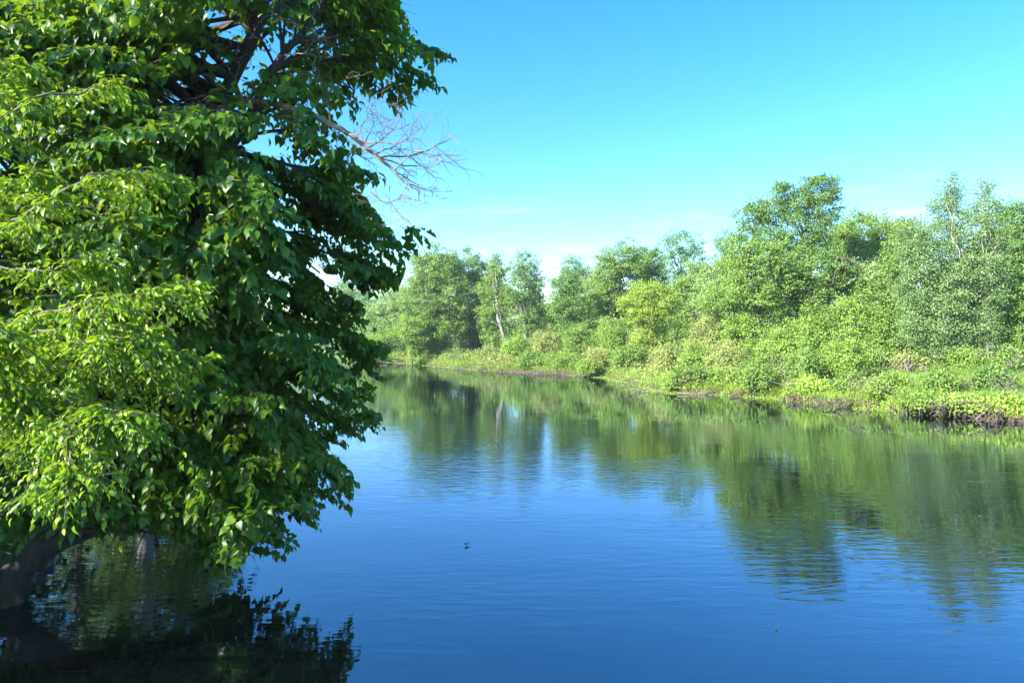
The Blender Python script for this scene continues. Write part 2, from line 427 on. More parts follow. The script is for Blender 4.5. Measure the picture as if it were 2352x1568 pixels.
# far bank, from the left round to the right edge
px_tree('pine_tree', 'dark distant pine, furthest tree where the river bends away behind the leaves', T_, 790, 165, [(790, 672, 26, 34), (812, 690, 30, 30), (780, 720, 34, 40)], M['deep'], BD, leaf=.3, clump=.9, dens=.8, limbs=6)
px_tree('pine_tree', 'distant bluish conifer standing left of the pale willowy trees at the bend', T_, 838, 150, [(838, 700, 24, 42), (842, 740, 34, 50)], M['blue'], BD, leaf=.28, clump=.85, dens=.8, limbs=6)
px_tree('willow_tree', 'tall pale-green feathery tree at the bend, left of the big full maple', T_, 905, 116, [(905, 700, 40, 52), (880, 760, 46, 50), (930, 745, 36, 60), (850, 745, 30, 45)], M['pale'], B, leaf=.22, clump=.7, limbs=12)
px_tree('willow_tree', 'lower light-green bushy tree over the bank left of the brushwood pile', T_, 862, 109, [(860, 790, 34, 26), (895, 780, 28, 30)], M['lime'], B, leaf=.2, clump=.6, limbs=8)
px_tree('maple_tree', 'tall full light-green tree at the bend, foliage almost down to the bank', T_, 1000, 97,
        [(1000, 625, 52, 52), (970, 690, 50, 60), (1030, 680, 50, 62), (1000, 745, 62, 48), (975, 610, 28, 34), (1035, 620, 30, 44)], M['mid'], B, leaf=.21, clump=.65, dens=1.1, limbs=18, trunk_r=.3)
px_tree('maple_tree', 'young light-green tree with a thin trunk, low in front of the tall full tree', T_, 945, 94, [(945, 755, 30, 34), (962, 785, 22, 16)], M['lime'], B, leaf=.19, clump=.55, limbs=8, trunk_r=.12)
px_tree('ash_tree', 'slender dark green tree filling the gap right of the tall full maple', T_, 1085, 101, [(1078, 615, 32, 42), (1075, 690, 34, 60), (1092, 745, 36, 45)], M['deep'], BD, leaf=.2, clump=.62, limbs=12)
px_tree('ash_tree', 'open-crowned tree leaning left on a bent bare grey trunk', T_, 1172, 88,
        [(1145, 612, 22, 34), (1130, 665, 36, 36), (1160, 700, 34, 40), (1118, 720, 26, 24)], M['mid'], BG, back=1.0, leaf=.18, clump=.5, open_=.15, limbs=16, trunk_r=.26, top=P(1138, 640, 88), lean=(-.4, 0, 0))
px_tree('ash_tree', 'tall thin-crowned tree with straight trunk, right of the leaning one', T_, 1212, 86,
        [(1205, 610, 28, 36), (1195, 665, 34, 36), (1232, 660, 20, 44), (1218, 712, 34, 38)], M['deep'], BG, leaf=.18, clump=.5, open_=.12, limbs=16, trunk_r=.22)
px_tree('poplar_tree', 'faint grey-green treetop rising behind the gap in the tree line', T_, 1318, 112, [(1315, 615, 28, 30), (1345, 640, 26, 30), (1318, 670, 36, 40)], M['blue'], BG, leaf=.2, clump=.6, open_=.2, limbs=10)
px_tree('ash_tree', 'small rounded green tree just right of the bright sky gap', T_, 1310, 80, [(1300, 655, 32, 36), (1318, 705, 42, 34), (1290, 700, 26, 30)], M['deep'], B, leaf=.17, clump=.5, limbs=12)
px_tree('oak_tree', 'big round-headed green tree, tallest in the middle of the far bank', T_, 1428, 84,
        [(1425, 600, 48, 44), (1395, 640, 34, 50), (1450, 640, 40, 50), (1385, 690, 36, 34), (1430, 690, 40, 30)], M['mid'], BD, leaf=.18, clump=.55, dens=1.1, limbs=20, trunk_r=.28)
px_tree('maple_tree', 'dense dark-green maple tucked behind the big round-headed tree', T_, 1495, 88, [(1490, 600, 32, 34), (1500, 645, 34, 38)], M['deep'], BD, leaf=.19, clump=.5, dens=1.3, limbs=12)
px_tree('willow_tree', 'small yellow-green tree with a pale bare stem, brightest in the middle tree line', T_, 1500, 64, [(1495, 668, 40, 26), (1460, 695, 36, 26), (1525, 690, 34, 28), (1490, 720, 48, 26)], M['yellow'], M['dead'], leaf=.13, clump=.38, open_=.1, limbs=18, back=.3, trunk_r=.06, top=P(1497, 620, 64), trunk_top=.97)
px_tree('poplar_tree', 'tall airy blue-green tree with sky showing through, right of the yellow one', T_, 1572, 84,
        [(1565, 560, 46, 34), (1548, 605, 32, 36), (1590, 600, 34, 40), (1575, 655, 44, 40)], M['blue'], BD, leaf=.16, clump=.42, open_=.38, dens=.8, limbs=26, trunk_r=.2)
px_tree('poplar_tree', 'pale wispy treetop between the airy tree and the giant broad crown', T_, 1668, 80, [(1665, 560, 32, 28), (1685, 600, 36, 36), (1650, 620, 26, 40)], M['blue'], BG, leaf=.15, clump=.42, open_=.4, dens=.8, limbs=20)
px_tree('alder_tree', 'grey-green rounded tree in front of the wispy treetop', T_, 1650, 66, [(1650, 650, 44, 38), (1625, 690, 36, 34), (1680, 690, 36, 34)], M['pale'], B, leaf=.15, clump=.45, limbs=12)
px_tree('oak_tree', 'tallest broad dark-green tree on the far bank, its crown stepping up to the right', T_, 1840, 54,
        [(1885, 430, 50, 34), (1905, 480, 32, 42), (1840, 462, 44, 36), (1780, 480, 40, 40), (1740, 485, 36, 30), (1845, 530, 50, 44), (1770, 545, 40, 34), (1890, 560, 34, 36), (1722, 530, 22, 24), (1830, 590, 60, 40), (1800, 430, 24, 16)],
        M['deep'], BG, back=.7, leaf=.14, clump=.42, open_=.12, dens=1.05, limbs=34, trunk_r=.26)
px_tree('ash_tree', 'bright green feathery tree below the left side of the giant crown', T_, 1755, 50,
        [(1760, 600, 60, 46), (1710, 640, 50, 46), (1800, 640, 56, 40), (1700, 570, 36, 36), (1740, 680, 60, 34)], M['mid'], B, leaf=.14, clump=.42, dens=1.0, limbs=22)
px_tree('ash_tree', 'dark-green leafy tree below the right side of the giant crown', T_, 1880, 51, [(1875, 630, 50, 44), (1850, 670, 46, 30), (1915, 600, 36, 40)], M['deep'], B, leaf=.14, clump=.42, limbs=18)
px_tree('maple_tree', 'round-topped mid-green tree between the giant crown and the birches', T_, 1990, 60,
        [(1985, 530, 56, 46), (1940, 560, 38, 44), (2040, 550, 46, 46), (1985, 600, 70, 44), (2060, 600, 40, 40), (1960, 650, 50, 40)], M['mid'], BD, leaf=.16, clump=.48, dens=1.05, limbs=22, trunk_r=.25)
px_tree('birch_tree', 'tallest birch with a bright white trunk and sparse greyish top', T_, 2255, 41,
        [(2190, 425, 26, 30), (2180, 465, 36, 26), (2200, 500, 40, 34), (2160, 540, 52, 34), (2215, 560, 40, 30)], M['birch_leaf'], M['birch'], leaf=.088, clump=.34, open_=.2, dens=1.0, limbs=12, trunk_r=.085, top=P(2180, 430, 41), lean=(-.2, 0, 0), flat=.9, trunk_top=.9, back=.3)
px_tree('birch_tree', 'second white-stemmed birch, right of the tallest birch', T_, 2262, 40,
        [(2270, 430, 20, 24), (2268, 475, 34, 34), (2262, 530, 40, 40), (2300, 540, 34, 34), (2270, 590, 44, 34)], M['birch_leaf'], M['birch'], leaf=.088, clump=.34, open_=.18, dens=1.0, limbs=12, trunk_r=.075, flat=.9, trunk_top=.9, back=.3)
px_tree('poplar_tree', 'silvery-green poplar spreading broadly beneath the white birch stems', T_, 2190, 40.6,
        [(2130, 600, 52, 50), (2110, 680, 44, 60), (2190, 640, 56, 50), (2170, 720, 66, 50), (2250, 660, 54, 60), (2100, 560, 34, 44), (2250, 600, 40, 40), (2230, 760, 50, 36), (2120, 760, 40, 36)], M['birch_leaf'], BG, leaf=.092, clump=.36, dens=1.3, limbs=20, trunk_r=.13, flat=.8)
px_tree('maple_tree', 'deep green tree cut by the right edge, behind the birches', T_, 2350, 47,
        [(2340, 500, 34, 40), (2360, 560, 46, 46), (2320, 590, 36, 40), (2400, 500, 50, 50), (2380, 620, 60, 50)], M['deep'], BD, leaf=.14, clump=.42, limbs=20)
px_tree('maple_tree', 'light green low tree at the right edge below the deep green one', T_, 2345, 41,
        [(2335, 660, 36, 36), (2345, 720, 44, 44), (2390, 700, 50, 70), (2330, 770, 40, 26)], M['mid'], B, leaf=.13, clump=.38, limbs=18)


px_tree('ash_tree', 'green tree wedged between the leaning ash and the full light-green tree', T_, 1118, 104, [(1120, 640, 32, 44), (1125, 700, 36, 50)], M['mid'], BD, leaf=.2, clump=.6, limbs=8)
px_tree('poplar_tree', 'lower pale tree closing the gap left of the small rounded tree', T_, 1262, 100, [(1262, 722, 40, 34), (1280, 760, 40, 26)], M['pale'], B, leaf=.2, clump=.6, limbs=8)
px_tree('ash_tree', 'green tree between the round-headed tree and the small rounded tree', T_, 1372, 90, [(1365, 665, 34, 44), (1375, 715, 40, 36)], M['pale'], B, leaf=.18, clump=.55, limbs=10)
px_tree('ash_tree', 'dark leafy tree filling the foot of the airy blue-green tree', T_, 1612, 72, [(1610, 640, 40, 42), (1580, 700, 44, 34), (1560, 670, 30, 30)], M['mid'], BD, leaf=.16, clump=.48, limbs=12)
px_tree('alder_tree', 'pale alder right behind the shrubs under the wispy treetop', T_, 1700, 58, [(1690, 620, 40, 40), (1660, 690, 50, 36), (1720, 690, 50, 40)], M['mid'], B, leaf=.14, clump=.45, limbs=12)
px_tree('alder_tree', 'light green alder below the round-topped tree', T_, 1985, 52, [(1975, 640, 60, 36), (2040, 640, 50, 36), (1920, 650, 44, 34)], M['pale'], B, leaf=.14, clump=.42, limbs=14)
px_tree('maple_tree', 'green tree touching the left side of the silvery poplar', T_, 2080, 50, [(2085, 540, 36, 40), (2070, 600, 40, 50), (2060, 670, 44, 40)], M['mid'], B, leaf=.14, clump=.42, limbs=14)
px_tree('maple_tree', 'green treetop peeping out between the two birches and the right edge', T_, 2300, 52, [(2300, 520, 34, 40), (2310, 580, 44, 46), (2250, 600, 50, 46)], M['mid'], B, leaf=.14, clump=.42, limbs=14)
px_tree('pine_tree', 'bluish treetop far back right of the giant broad crown', T_, 1945, 75, [(1940, 530, 26, 30), (1945, 570, 34, 40)], M['blue'], BD, leaf=.18, clump=.5, limbs=10)

# shrubs with a place of their own: x, top y, half width, distance, material, name, label, bottom y or None
SH = [
 (1118, 792, 40, 81, 'olive', 'shrub', 'brownish-green shrub at the left tip of the thicket, beside the leaning tree'),
 (1185, 768, 46, 78, 'lime', 'shrub', 'light shrub at the foot of the bent grey trunk'),
 (1255, 752, 46, 75, 'olive', 'shrub', 'tall olive shrub under the thin-crowned tree'),
 (1335, 742, 48, 73, 'mid', 'shrub', 'green shrub below the small rounded tree'),
 (1405, 726, 46, 71, 'lime', 'shrub', 'bright shrub under the big round-headed tree'),
 (1475, 748, 44, 67, 'olive', 'shrub', 'dull shrub directly beneath the yellow tree'),
 (1555, 735, 46, 64, 'mid', 'shrub', 'shrub at the foot of the airy blue-green tree'),
 (1622, 712, 50, 60, 'olive', 'shrub', 'tall pale olive shrub below the grey-green rounded tree'),
 (1700, 716, 54, 50, 'lime', 'shrub', 'fresh green shrub beneath the feathery tree'),
 (1085, 812, 34, 82, 'lime', 'shrub', 'low shrub nearest the dark gap under the tall full tree'),
 (1150, 815, 40, 76, 'olive', 'shrub', 'spreading twiggy shrub above the first brown bank cut'),
 (1225, 806, 42, 72, 'mid', 'shrub', 'rounded shrub above the brown bank, left of the grass patch'),
 (1295, 808, 44, 69, 'lime', 'shrub', 'light shrub sloping to the water left of the grass patch'),
 (1372, 795, 44, 66, 'olive', 'shrub', 'greyish shrub right behind the grass patch'),
 (1450, 788, 48, 60, 'mid', 'shrub', 'green shrub behind the bleached fallen branch'),
 (1530, 786, 48, 55, 'olive', 'shrub', 'twiggy half-bare shrub above the driftwood log'),
 (1600, 790, 46, 51, 'lime', 'shrub', 'yellow-green shrub up the slope behind the driftwood log'),
 (1672, 780, 52, 47, 'olive', 'shrub', 'tangled olive shrub in the middle of the slope'),
 (1348, 828, 32, 63.5, 'lime', 'shrub', 'small bright round shrub with a dark underside at the grass patch'),
 (1590, 842, 44, 44, 'mid', 'shrub', 'leafy shrub overhanging the driftwood log'),
 (1545, 862, 30, 44.5, 'lime', 'shrub', 'low leafy shrub at the tip of the point beside the bleached branch'),
 (1660, 842, 36, 43.5, 'lime', 'shrub', 'narrow bright shrub between log and overhanging bush'),
 (1738, 822, 62, 41, 'mid', 'bush', 'broad overhanging bush with a black hollow beneath at the water'),
 (1790, 742, 56, 46, 'lime', 'bush', 'yellow-green bush up the slope behind the overhanging bush'),
 (1870, 690, 64, 45, 'lime', 'bush', 'tall yellow-green bush beneath the giant dark crown'),
 (1960, 668, 70, 44, 'lime', 'bush', 'tallest yellow-green bush, left of the silvery poplar'),
 (2040, 705, 50, 43, 'mid', 'bush', 'dark-gapped bush hugging the silvery poplar on its left'),
 (1850, 790, 60, 40, 'mid', 'bush', 'thin-stemmed bush standing behind the bright leafy clump'),
 (1945, 772, 62, 39.5, 'lime', 'bush', 'wide bush with visible stems left of the meadow'),
 (1862, 866, 48, 38, 'weed', 'shrub', 'brightest yellow-green leafy clump above the crossed roots'),
 (1965, 858, 50, 36, 'mid', 'shrub', 'shrub with dead grey twigs in front, left of the meadow'),
 (2050, 862, 50, 33.6, 'lime', 'shrub', 'light shrub at the left foot of the meadow'),
 (2165, 846, 42, 32.5, 'mid', 'shrub', 'shrub with a black hollow on its right in the meadow'),
 (2285, 838, 44, 31.5, 'deep', 'shrub', 'darkest bluish-green shrub standing in the meadow'),
 (2115, 905, 44, 31.0, 'lime', 'shrub', 'low shrub over the looped roots below the meadow'),
 (2215, 908, 50, 29.8, 'weed', 'shrub', 'low spreading shrub on the reddish bank'),
 (2330, 912, 50, 28.6, 'weed', 'shrub', 'nearest low shrub at the right edge, touching the water'),
 (2090, 800, 40, 40, 'olive', 'shrub', 'dry twiggy shrub at the foot of the silvery poplar'),
 (2215, 792, 46, 40, 'lime', 'shrub', 'yellowish shrub behind the meadow under the birches'),
 (2320, 790, 46, 38, 'mid', 'shrub', 'shrub behind the meadow near the right edge'),
 (1035, 812, 30, 92, 'mid', 'shrub', 'small shrub at the trunk of the tall full tree'),
 (905, 808, 34, 108, 'lime', 'shrub', 'bright shrub behind the brushwood pile at the bend'),
]
for (x, yt, hw, D, mk, nm, lab) in SH:
    X = (x - CX) / F * D; zt = H0 - (yt - CY) / F * D; z0 = max(gz(X, D), .12)
    hwm = hw / F * D; hh = max(zt - z0, .7)
    bl = [((X, D, z0 + hh * .55), (hwm * .8, hwm * .75, hh * .47))]
    for k in range(4):
        a = rng.uniform(0, 2 * math.pi); rr = rng.uniform(.35, .6)
        bl.append(((X + math.cos(a) * hwm * rr, D + math.sin(a) * hwm * rr, z0 + hh * rng.uniform(.3, .6)), (hwm * rng.uniform(.4, .55), hwm * .5, hh * rng.uniform(.26, .4))))
    cl = .22 + .0032 * D
    tree_small(nm, lab, 'shrub' if nm == 'shrub' else 'bush', (X, D, z0), bl, M[mk], M['bark'] if mk != 'olive' else M['bark_grey'], leaf=.07 + .0011 * D, clump=cl, dens=1.25,
               trunk_r=.035, limbs=16, open_=.12 if mk != 'olive' else .3, group='shrubs along the far bank', stems=4, flat=.8)

# thicket between and behind the single shrubs: one mass
def scatter_mass(name, label, cat, x0, x1, y0, y1, n, hmax, mat, leaf, per, cond, spread=.45, kind='small', hmin=.2, nscale=.5):
    X = rng.uniform(x0, x1, n); Y = rng.uniform(y0, y1, n)
    d = river_dist(X, Y); ok = cond(X, Y, d)
    X, Y, d = X[ok], Y[ok], d[ok]
    Z = ground_z(X, Y)
    h = rng.uniform(hmin, 1, len(X)) * hmax * (.7 + .3 * wob(X, Y, nscale, 1.0))
    c = np.stack([X, Y, Z + np.maximum(h, .1)], -1)
    idx = np.repeat(np.arange(len(c)), per)
    pos = c[idx] + rng.normal(size=(len(idx), 3)) * spread * np.array([1, 1, .6])
    pos[:, 2] = np.maximum(pos[:, 2], np.maximum(Z[idx] + .03, .04))
    L = Acc()
    leaves(L, pos, rng.normal(size=pos.shape) + np.array([0, 0, -.1]), rng.normal(size=pos.shape) * .5 + np.array([0, -.15, .8]), leaf * rng.uniform(.6, 1.4, len(pos)), kind)
    o = obj(name, L, mat); tag(o, label, cat, None, 'stuff')
    return o

def in_view(X, Y, m=150):
    x = CX + X / np.maximum(Y, .1) * F
    return (x > -m) & (x < W_ + m)
scatter_mass('undergrowth', 'low mixed green undergrowth covering the far bank between the shrubs', 'undergrowth', -45, 45, 26, 135, 24000, 1.25, M['olive'], .16, 13,
             lambda X, Y, d: (d > .25) & (d < 16) & (Y > X * 0.2) & in_view(X, Y) & ((X > -14) | (Y > 95)) & ~((X > 14) & (Y < 42)), .4)
scatter_mass('undergrowth', 'bright weedy growth trailing over the far bank edge', 'undergrowth', -40, 24, 26, 125, 70000, .7, M['weed'], .072, 20,
             lambda X, Y, d: (d > -.55 + .6 * (wob(X, Y, .45, 5) > .45) + .5 * (wob(X, Y, .8, 2) > .3)) & (d < 2.6) & in_view(X, Y) & ((X > -14) | (Y > 95)), .22)
scatter_mass('far_wood', 'far-off mass of woodland closing the view behind the river trees', 'woodland', -150, 150, 100, 210, 15000, 12, M['mid'], .42, 18,
             lambda X, Y, d: (d > 16) & (Y > 108) & in_view(X, Y, 300), 1.5, hmin=.3, nscale=.09)
scatter_mass('far_wood', 'dim woodland mass behind the shrubs on the right', 'woodland', -10, 90, 50, 115, 13000, 9.0, M['mid'], .28, 16,
             lambda X, Y, d: (d > 13) & in_view(X, Y, 400), .9, hmin=.1, nscale=.15)

# grass
def grass(name, label, n, x0, x1, y0, y1, cond, h0, h1, wd, mat):
    X = rng.uniform(x0, x1, n); Y = rng.uniform(y0, y1, n)
    ok = cond(X, Y, river_dist(X, Y)); X, Y = X[ok], Y[ok]; Z = ground_z(X, Y)
    n = len(X); h = rng.uniform(h0, h1, n) * (.8 + .2 * wob(X, Y, .7, 3))
    a = rng.uniform(0, math.pi, n); ln = rng.normal(size=(n, 2)) * .28
    b = np.stack([X, Y, Z], -1); sd = np.stack([np.cos(a), np.sin(a), np.zeros(n)], -1) * wd
    up = np.stack([ln[:, 0] * h, ln[:, 1] * h, h], -1)
    bend = np.stack([ln[:, 0] * h * 1.2, ln[:, 1] * h * 1.2, -h * .12], -1)
    v = np.stack([b - sd, b + sd, b + up * .55 + sd * .8, b + up * .55 - sd * .8, b + up + bend], 1)
    o_ = (np.arange(n) * 5)[:, None]
    A = Acc(); A.add(v, np.array([[0, 1, 2, 3]]) + o_, np.array([[3, 2, 4]]) + o_)
    o = obj(name, A, mat); tag(o, label, 'grass', None, 'stuff')
grass('grass', 'tall bright green meadow grass behind the right bank', 90000, 12, 42, 27, 48, lambda X, Y, d: (d > .5) & in_view(X, Y, 80) & (X * F / Y > 860), .7, 1.3, .014, M['grass'])
grass('grass', 'bright grass tongues at the water in the middle of the far bank', 60000, -30, 14, 40, 118, lambda X, Y, d: (d > .1) & (d < 3.6) & in_view(X, Y) & ((X > -14) | (Y > 95)), .35, .85, .022, M['grass'])

grass('grass', 'long grass and stems hanging over the right bank edge', 60000, 8, 26, 25, 46, lambda X, Y, d: (d > -.25 + .3 * (wob(X, Y, .9, 5) > .3)) & (d < 2.4) & in_view(X, Y, 80), .25, .85, .012, M['weed'])

# ------------------------------------------------------------------ dead wood on the far bank
def crooked(acc, p0, p1, r0, r1, wig=.12, n=9, sides=6, arch=0.0):
    p0 = np.array(p0, float); p1 = np.array(p1, float); L = np.linalg.norm(p1 - p0)
    t = np.linspace(0, 1, n)[:, None]
    pts = p0 * (1 - t) + p1 * t
    pts[1:-1] += np.cumsum(rng.normal(size=(n - 2, 3)), 0) * wig * L / n
    pts[:, 2] += arch * L * (4 * t * (1 - t))[:, 0]
    r = r0 + (r1 - r0) * t[:, 0]
    tube(acc, pts, r, sides, .06)
    return pts, r

def twiggy(acc, p, d, L, r, depth, spread=.55, droop=0.0):
    """branching bare wood"""
    d = norm(np.array(d, float)); p = np.array(p, float)
    n = 6; pts = [p]
    for k in range(n):
        d = norm(d + rng.normal(size=3) * .16 + np.array([0, 0, -droop])); pts.append(pts[-1] + d * L / n)
    pts = np.array(pts); rr = np.linspace(r, r * .45, n + 1)
    tube(acc, pts, rr, 4 if depth < 2 else 5)
    if depth > 0:
        for k in range(rng.integers(3, 6)):
            j = rng.integers(1, n + 1)
            dd = norm(pts[j] - pts[j - 1]) + rng.normal(size=3) * spread
            twiggy(acc, pts[j], dd, L * rng.uniform(.45, .75), rr[j] * .6, depth - 1, spread, droop)

A = Acc()
D = 42.6
pts, _ = smooth_path([P(1556, 902, D), P(1575, 904, D - .2), P(1600, 905, D - .3), P(1622, 903, D - .2), P(1645, 900, D), P(1672, 902, D + .3)], [.07, .11, .15, .17, .13, .05], 16)
tube(A, pts, np.interp(np.linspace(0, 1, 16), [0, .3, .6, 1], [.06, .12, .17, .06]), 9, .08)
crooked(A, P(1618, 903, D - .2), P(1640, 893, D), .09, .04, .1)
crooked(A, P(1628, 901, D - .2), P(1606, 896, D + .1), .07, .02, .1)
crooked(A, P(1560, 903, D), P(1553, 897, D), .05, .02, .1)
tag(obj('driftwood_log', A, M['drift'], None, True, tuple(P(1600, 905, D))), 'smooth brown driftwood log with stub roots lying at the waterline', 'log')
A = Acc()
D = 45.5
for (a, b, r) in [((1525, 899), (1468, 898), .045), ((1490, 899), (1455, 888), .035), ((1462, 891), (1432, 880), .028), ((1470, 893), (1448, 878), .022), ((1476, 898), (1440, 898), .02), ((1458, 889), (1428, 889), .018), ((1450, 886), (1436, 874), .014)]:
    pp, _ = crooked(A, P(*a, D), P(*b, D - .4), r, r * .35, .12)
    twiggy(A, pp[-3], (-1, -.1, .3), .7, r * .5, 1, .5)
tag(obj('fallen_branch', A, M['dead'], None, True, tuple(P(1525, 899, D))), 'bleached bare branch reaching left from the point over the water', 'branch')
A = Acc()
D = 104
for k in range(26):
    x = rng.uniform(885, 975); y = 829 + rng.uniform(-8, 6)
    crooked(A, P(x, y, D + rng.uniform(-2, 2)), P(x + rng.uniform(-50, 50), y + rng.uniform(-5, 5), D + rng.uniform(-3, 2)), .09, .03, .1, arch=.05)
tag(obj('brushwood_pile', A, M['drift'], None, True, tuple(P(930, 832, D))), 'pile of long bare fallen branches at the river bend', 'brushwood')
def roots(x0, x1, y0, y1, D, n, label, mat='drift'):
    A = Acc()
    for k in range(int(n * .45)):
        x = rng.uniform(x0, x1); f = (x - x0) / (x1 - x0); y = y0 + (y1 - y0) * f
        dd = D + rng.uniform(-.4, .5)
        a = P(x, y - rng.uniform(4, 20), dd + .5); b = P(x + rng.uniform(-34, 34), y + rng.uniform(-2, 5), dd - rng.uniform(.1, .9))
        pts, r = smooth_path([a, a * .5 + b * .5 + np.array([rng.uniform(-.3, .3), -.2, rng.uniform(0, .35)]), b], [.03, .025, .012], 8)
        pts[1:-1] += rng.normal(size=(6, 3)) * .03
        tube(A, pts, r, 4)
        if k % 3 == 0: twiggy(A, pts[4], (rng.uniform(-1, 1), -.3, rng.uniform(-.2, .7)), .5, .014, 1, .7)
    tag(obj('root_tangle', A, M[mat], None, True, tuple(P((x0 + x1) / 2, (y0 + y1) / 2, D))), label, 'roots', 'bare root tangles on the far bank')
roots(1680, 1760, 909, 914, 40.8, 30, 'fine brown twigs on the bank right of the driftwood log')
roots(1790, 1900, 920, 930, 37.6, 52, 'crossed bare roots below the brightest leafy clump')
roots(1905, 2010, 931, 941, 34.4, 56, 'dense root tangle trailing dead grey stems into the water')
roots(2015, 2130, 942, 951, 32, 60, 'looped brown roots over a dark undercut bank')
roots(2140, 2240, 952, 961, 30, 56, 'reddish matted roots along the bank below the meadow')
roots(2245, 2350, 961, 972, 28.2, 40, 'root mat nearest the right edge at the waterline')
roots(1110, 1180, 852, 857, 76, 36, 'thin brown roots in the first bank cut of the far bend')
roots(1205, 1330, 858, 866, 67, 46, 'brown roots under the small bright round shrub')
A = Acc()
for (x, y, D, L) in [(1955, 925, 35, 1.0), (1965, 928, 34.6, .8), (1942, 920, 35.2, .9)]:
    twiggy(A, P(x, y, D), (rng.uniform(-.3, .2), -.2, 1), L, .02, 2, .5)
tag(obj('dead_shrub', A, M['dead'], None, True, tuple(P(1955, 925, 35))), 'bare grey dead shrub sticking up above the dense root tangle', 'dead shrub')
A = Acc(); crooked(A, P(2265, 925, 30.6), P(2300, 908, 30.6), .045, .03, .05); crooked(A, P(2282, 917, 30.6), P(2276, 945, 30.4), .04, .03, .05)
tag(obj('broken_branch', A, M['dead'], None, True, tuple(P(2276, 945, 30.4))), 'forked pale broken branch below the darkest meadow shrub', 'branch')
A = Acc(); twiggy(A, P(2230, 822, 38), (.9, 0, .35), 2.2, .022, 2, .4, .03); twiggy(A, P(2330, 815, 37), (-.6, 0, .5), 1.8, .022, 2, .4, .03)
tag(obj('fallen_branch', A, M['dead'], None, True, tuple(P(2230, 822, 38))), 'arching bare branch behind the meadow at the right edge', 'branch')
A = Acc(); twiggy(A, P(1905, 585, 49), (.8, -.2, -.1), 1.9, .028, 2, .5, .12)
tag(obj('hanging_branch', A, M['dead'], None, True, tuple(P(1905, 585, 49))), 'pale dead branch hanging among leaves right of the giant trunk', 'branch')

# ------------------------------------------------------------------ near trees: boughs carrying sprays of single leaves
def poly_in(poly, x, y):
    inside = np.zeros(x.shape, bool); n = len(poly)
    for i in range(n):
        x1, y1 = poly[i]; x2, y2 = poly[(i + 1) % n]
        if y1 == y2: continue
        c = (y1 > y) != (y2 > y)
        inside ^= c & (x < (x2 - x1) * (y - y1) / (y2 - y1) + x1)
    return inside

def sprays(L, T, p, d, length, n, size, kind, droop=.35, hang=.5, test=None, twig=.0035, outward=None, upw=.8, flatn=.35):
    """p, d: starts and directions of leafy twigs"""
    p = np.asarray(p, float); d = norm(np.asarray(d, float)); S = len(p)
    if S == 0: return
    length = np.broadcast_to(length, S)
    up = np.array([0, 0, 1.0])
    t = np.linspace(.12, 1, n)
    pos = p[:, None] + d[:, None] * (length[:, None] * t)[..., None]
    pos[..., 2] -= (length[:, None] * droop * t ** 2)
    tan = norm(d[:, None] - np.array([0, 0, 1])[None, None] * (2 * droop * t)[None, :, None])
    side = norm(np.cross(tan, up) + rng.normal(size=(S, 1, 3)) * .15)
    sg = np.where(np.arange(n) % 2 == 0, 1, -1)[None, :, None]
    ld = norm(side * sg * .75 + tan * .6 + rng.normal(size=pos.shape) * .28 - up * hang * rng.uniform(.2, 1.5, (S, n, 1)))
    ld[:, -1] = norm(tan[:, -1] - up * hang * .8)
    nr = up * upw + rng.normal(size=pos.shape) * flatn + side * sg * .15
    if outward is not None: nr = nr + outward[:, None] * .5
    pet = ld * size * .28
    ps = pos + pet
    sz = size * rng.uniform(.5, 1.3, (S, n)) * (1 - .25 * t)[None]
    ok = np.ones((S, n), bool)
    if test is not None:
        ok = test(ps + ld * size * .3)
    leaves(L, ps[ok], ld[ok], nr[ok], sz[ok], kind)
    keep = ok.mean(1) > .4
    if keep.any():
        tubes3(T, p[keep], pos[keep][:, n // 2], twig, twig * .8)
        tubes3(T, pos[keep][:, n // 2], pos[keep][:, -1], twig * .8, twig * .5)

# basswood -----------------------------------------------------------------
BW = [(900, -60), (915, 10), (945, 62), (958, 105), (1000, 112), (1026, 122), (1012, 150), (990, 200), (962, 216), (935, 245), (880, 212), (852, 262), (862, 330), (880, 400),
      (868, 418), (825, 442), (872, 500), (935, 532), (992, 528), (975, 560), (945, 585), (918, 640), (885, 662), (838, 655), (800, 625), (720, 596), (700, 618), (770, 668), (830, 698), (845, 730),
      (888, 800), (880, 850), (842, 842), (838, 880), (868, 890), (832, 925), (876, 958), (840, 985), (795, 1002), (745, 1004), (765, 1048), (814, 1090), (808, 1140), (775, 1120), (742, 1136),
      (700, 1150), (738, 1182), (700, 1196), (655, 1165), (618, 1178), (680, 1228), (648, 1258), (600, 1240), (565, 1262), (545, 1300), (515, 1298), (490, 1225), (430, 1200), (400, 1215), (330, 1205),
      (290, 1225), (240, 1200), (150, 1210), (60, 1170), (-300, 1150), (-300, -60)]
HOLES = [(405, 215, 52, 42, .95), (470, 160, 44, 50, .85), (640, 80, 52, 62, .8), (570, 150, 44, 50, .7), (600, 300, 40, 26, .5), (735, 610, 38, 18, .8), (900, 470, 30, 60, 1), (500, 60, 50, 36, .6), (545, 340, 30, 40, .6),
         (700, 180, 44, 30, .5), (330, 170, 20, 60, .7), (640, 30, 34, 26, .6), (415, 950, 90, 30, .6), (1000, 400, 60, 200, 1), (300, 900, 60, 30, .5), (270, 500, 60, 70, .5), (780, 330, 36, 24, .6), (700, 420, 40, 22, .5)]
FRONT = [(450, 420, 30, 110, .93), (425, 560, 30, 60, .8), (520, 235, 70, 26, .9), (640, 244, 110, 22, .85), (790, 305, 60, 24, .9), (600, 60, 40, 90, .6), (560, 330, 34, 60, .6)]

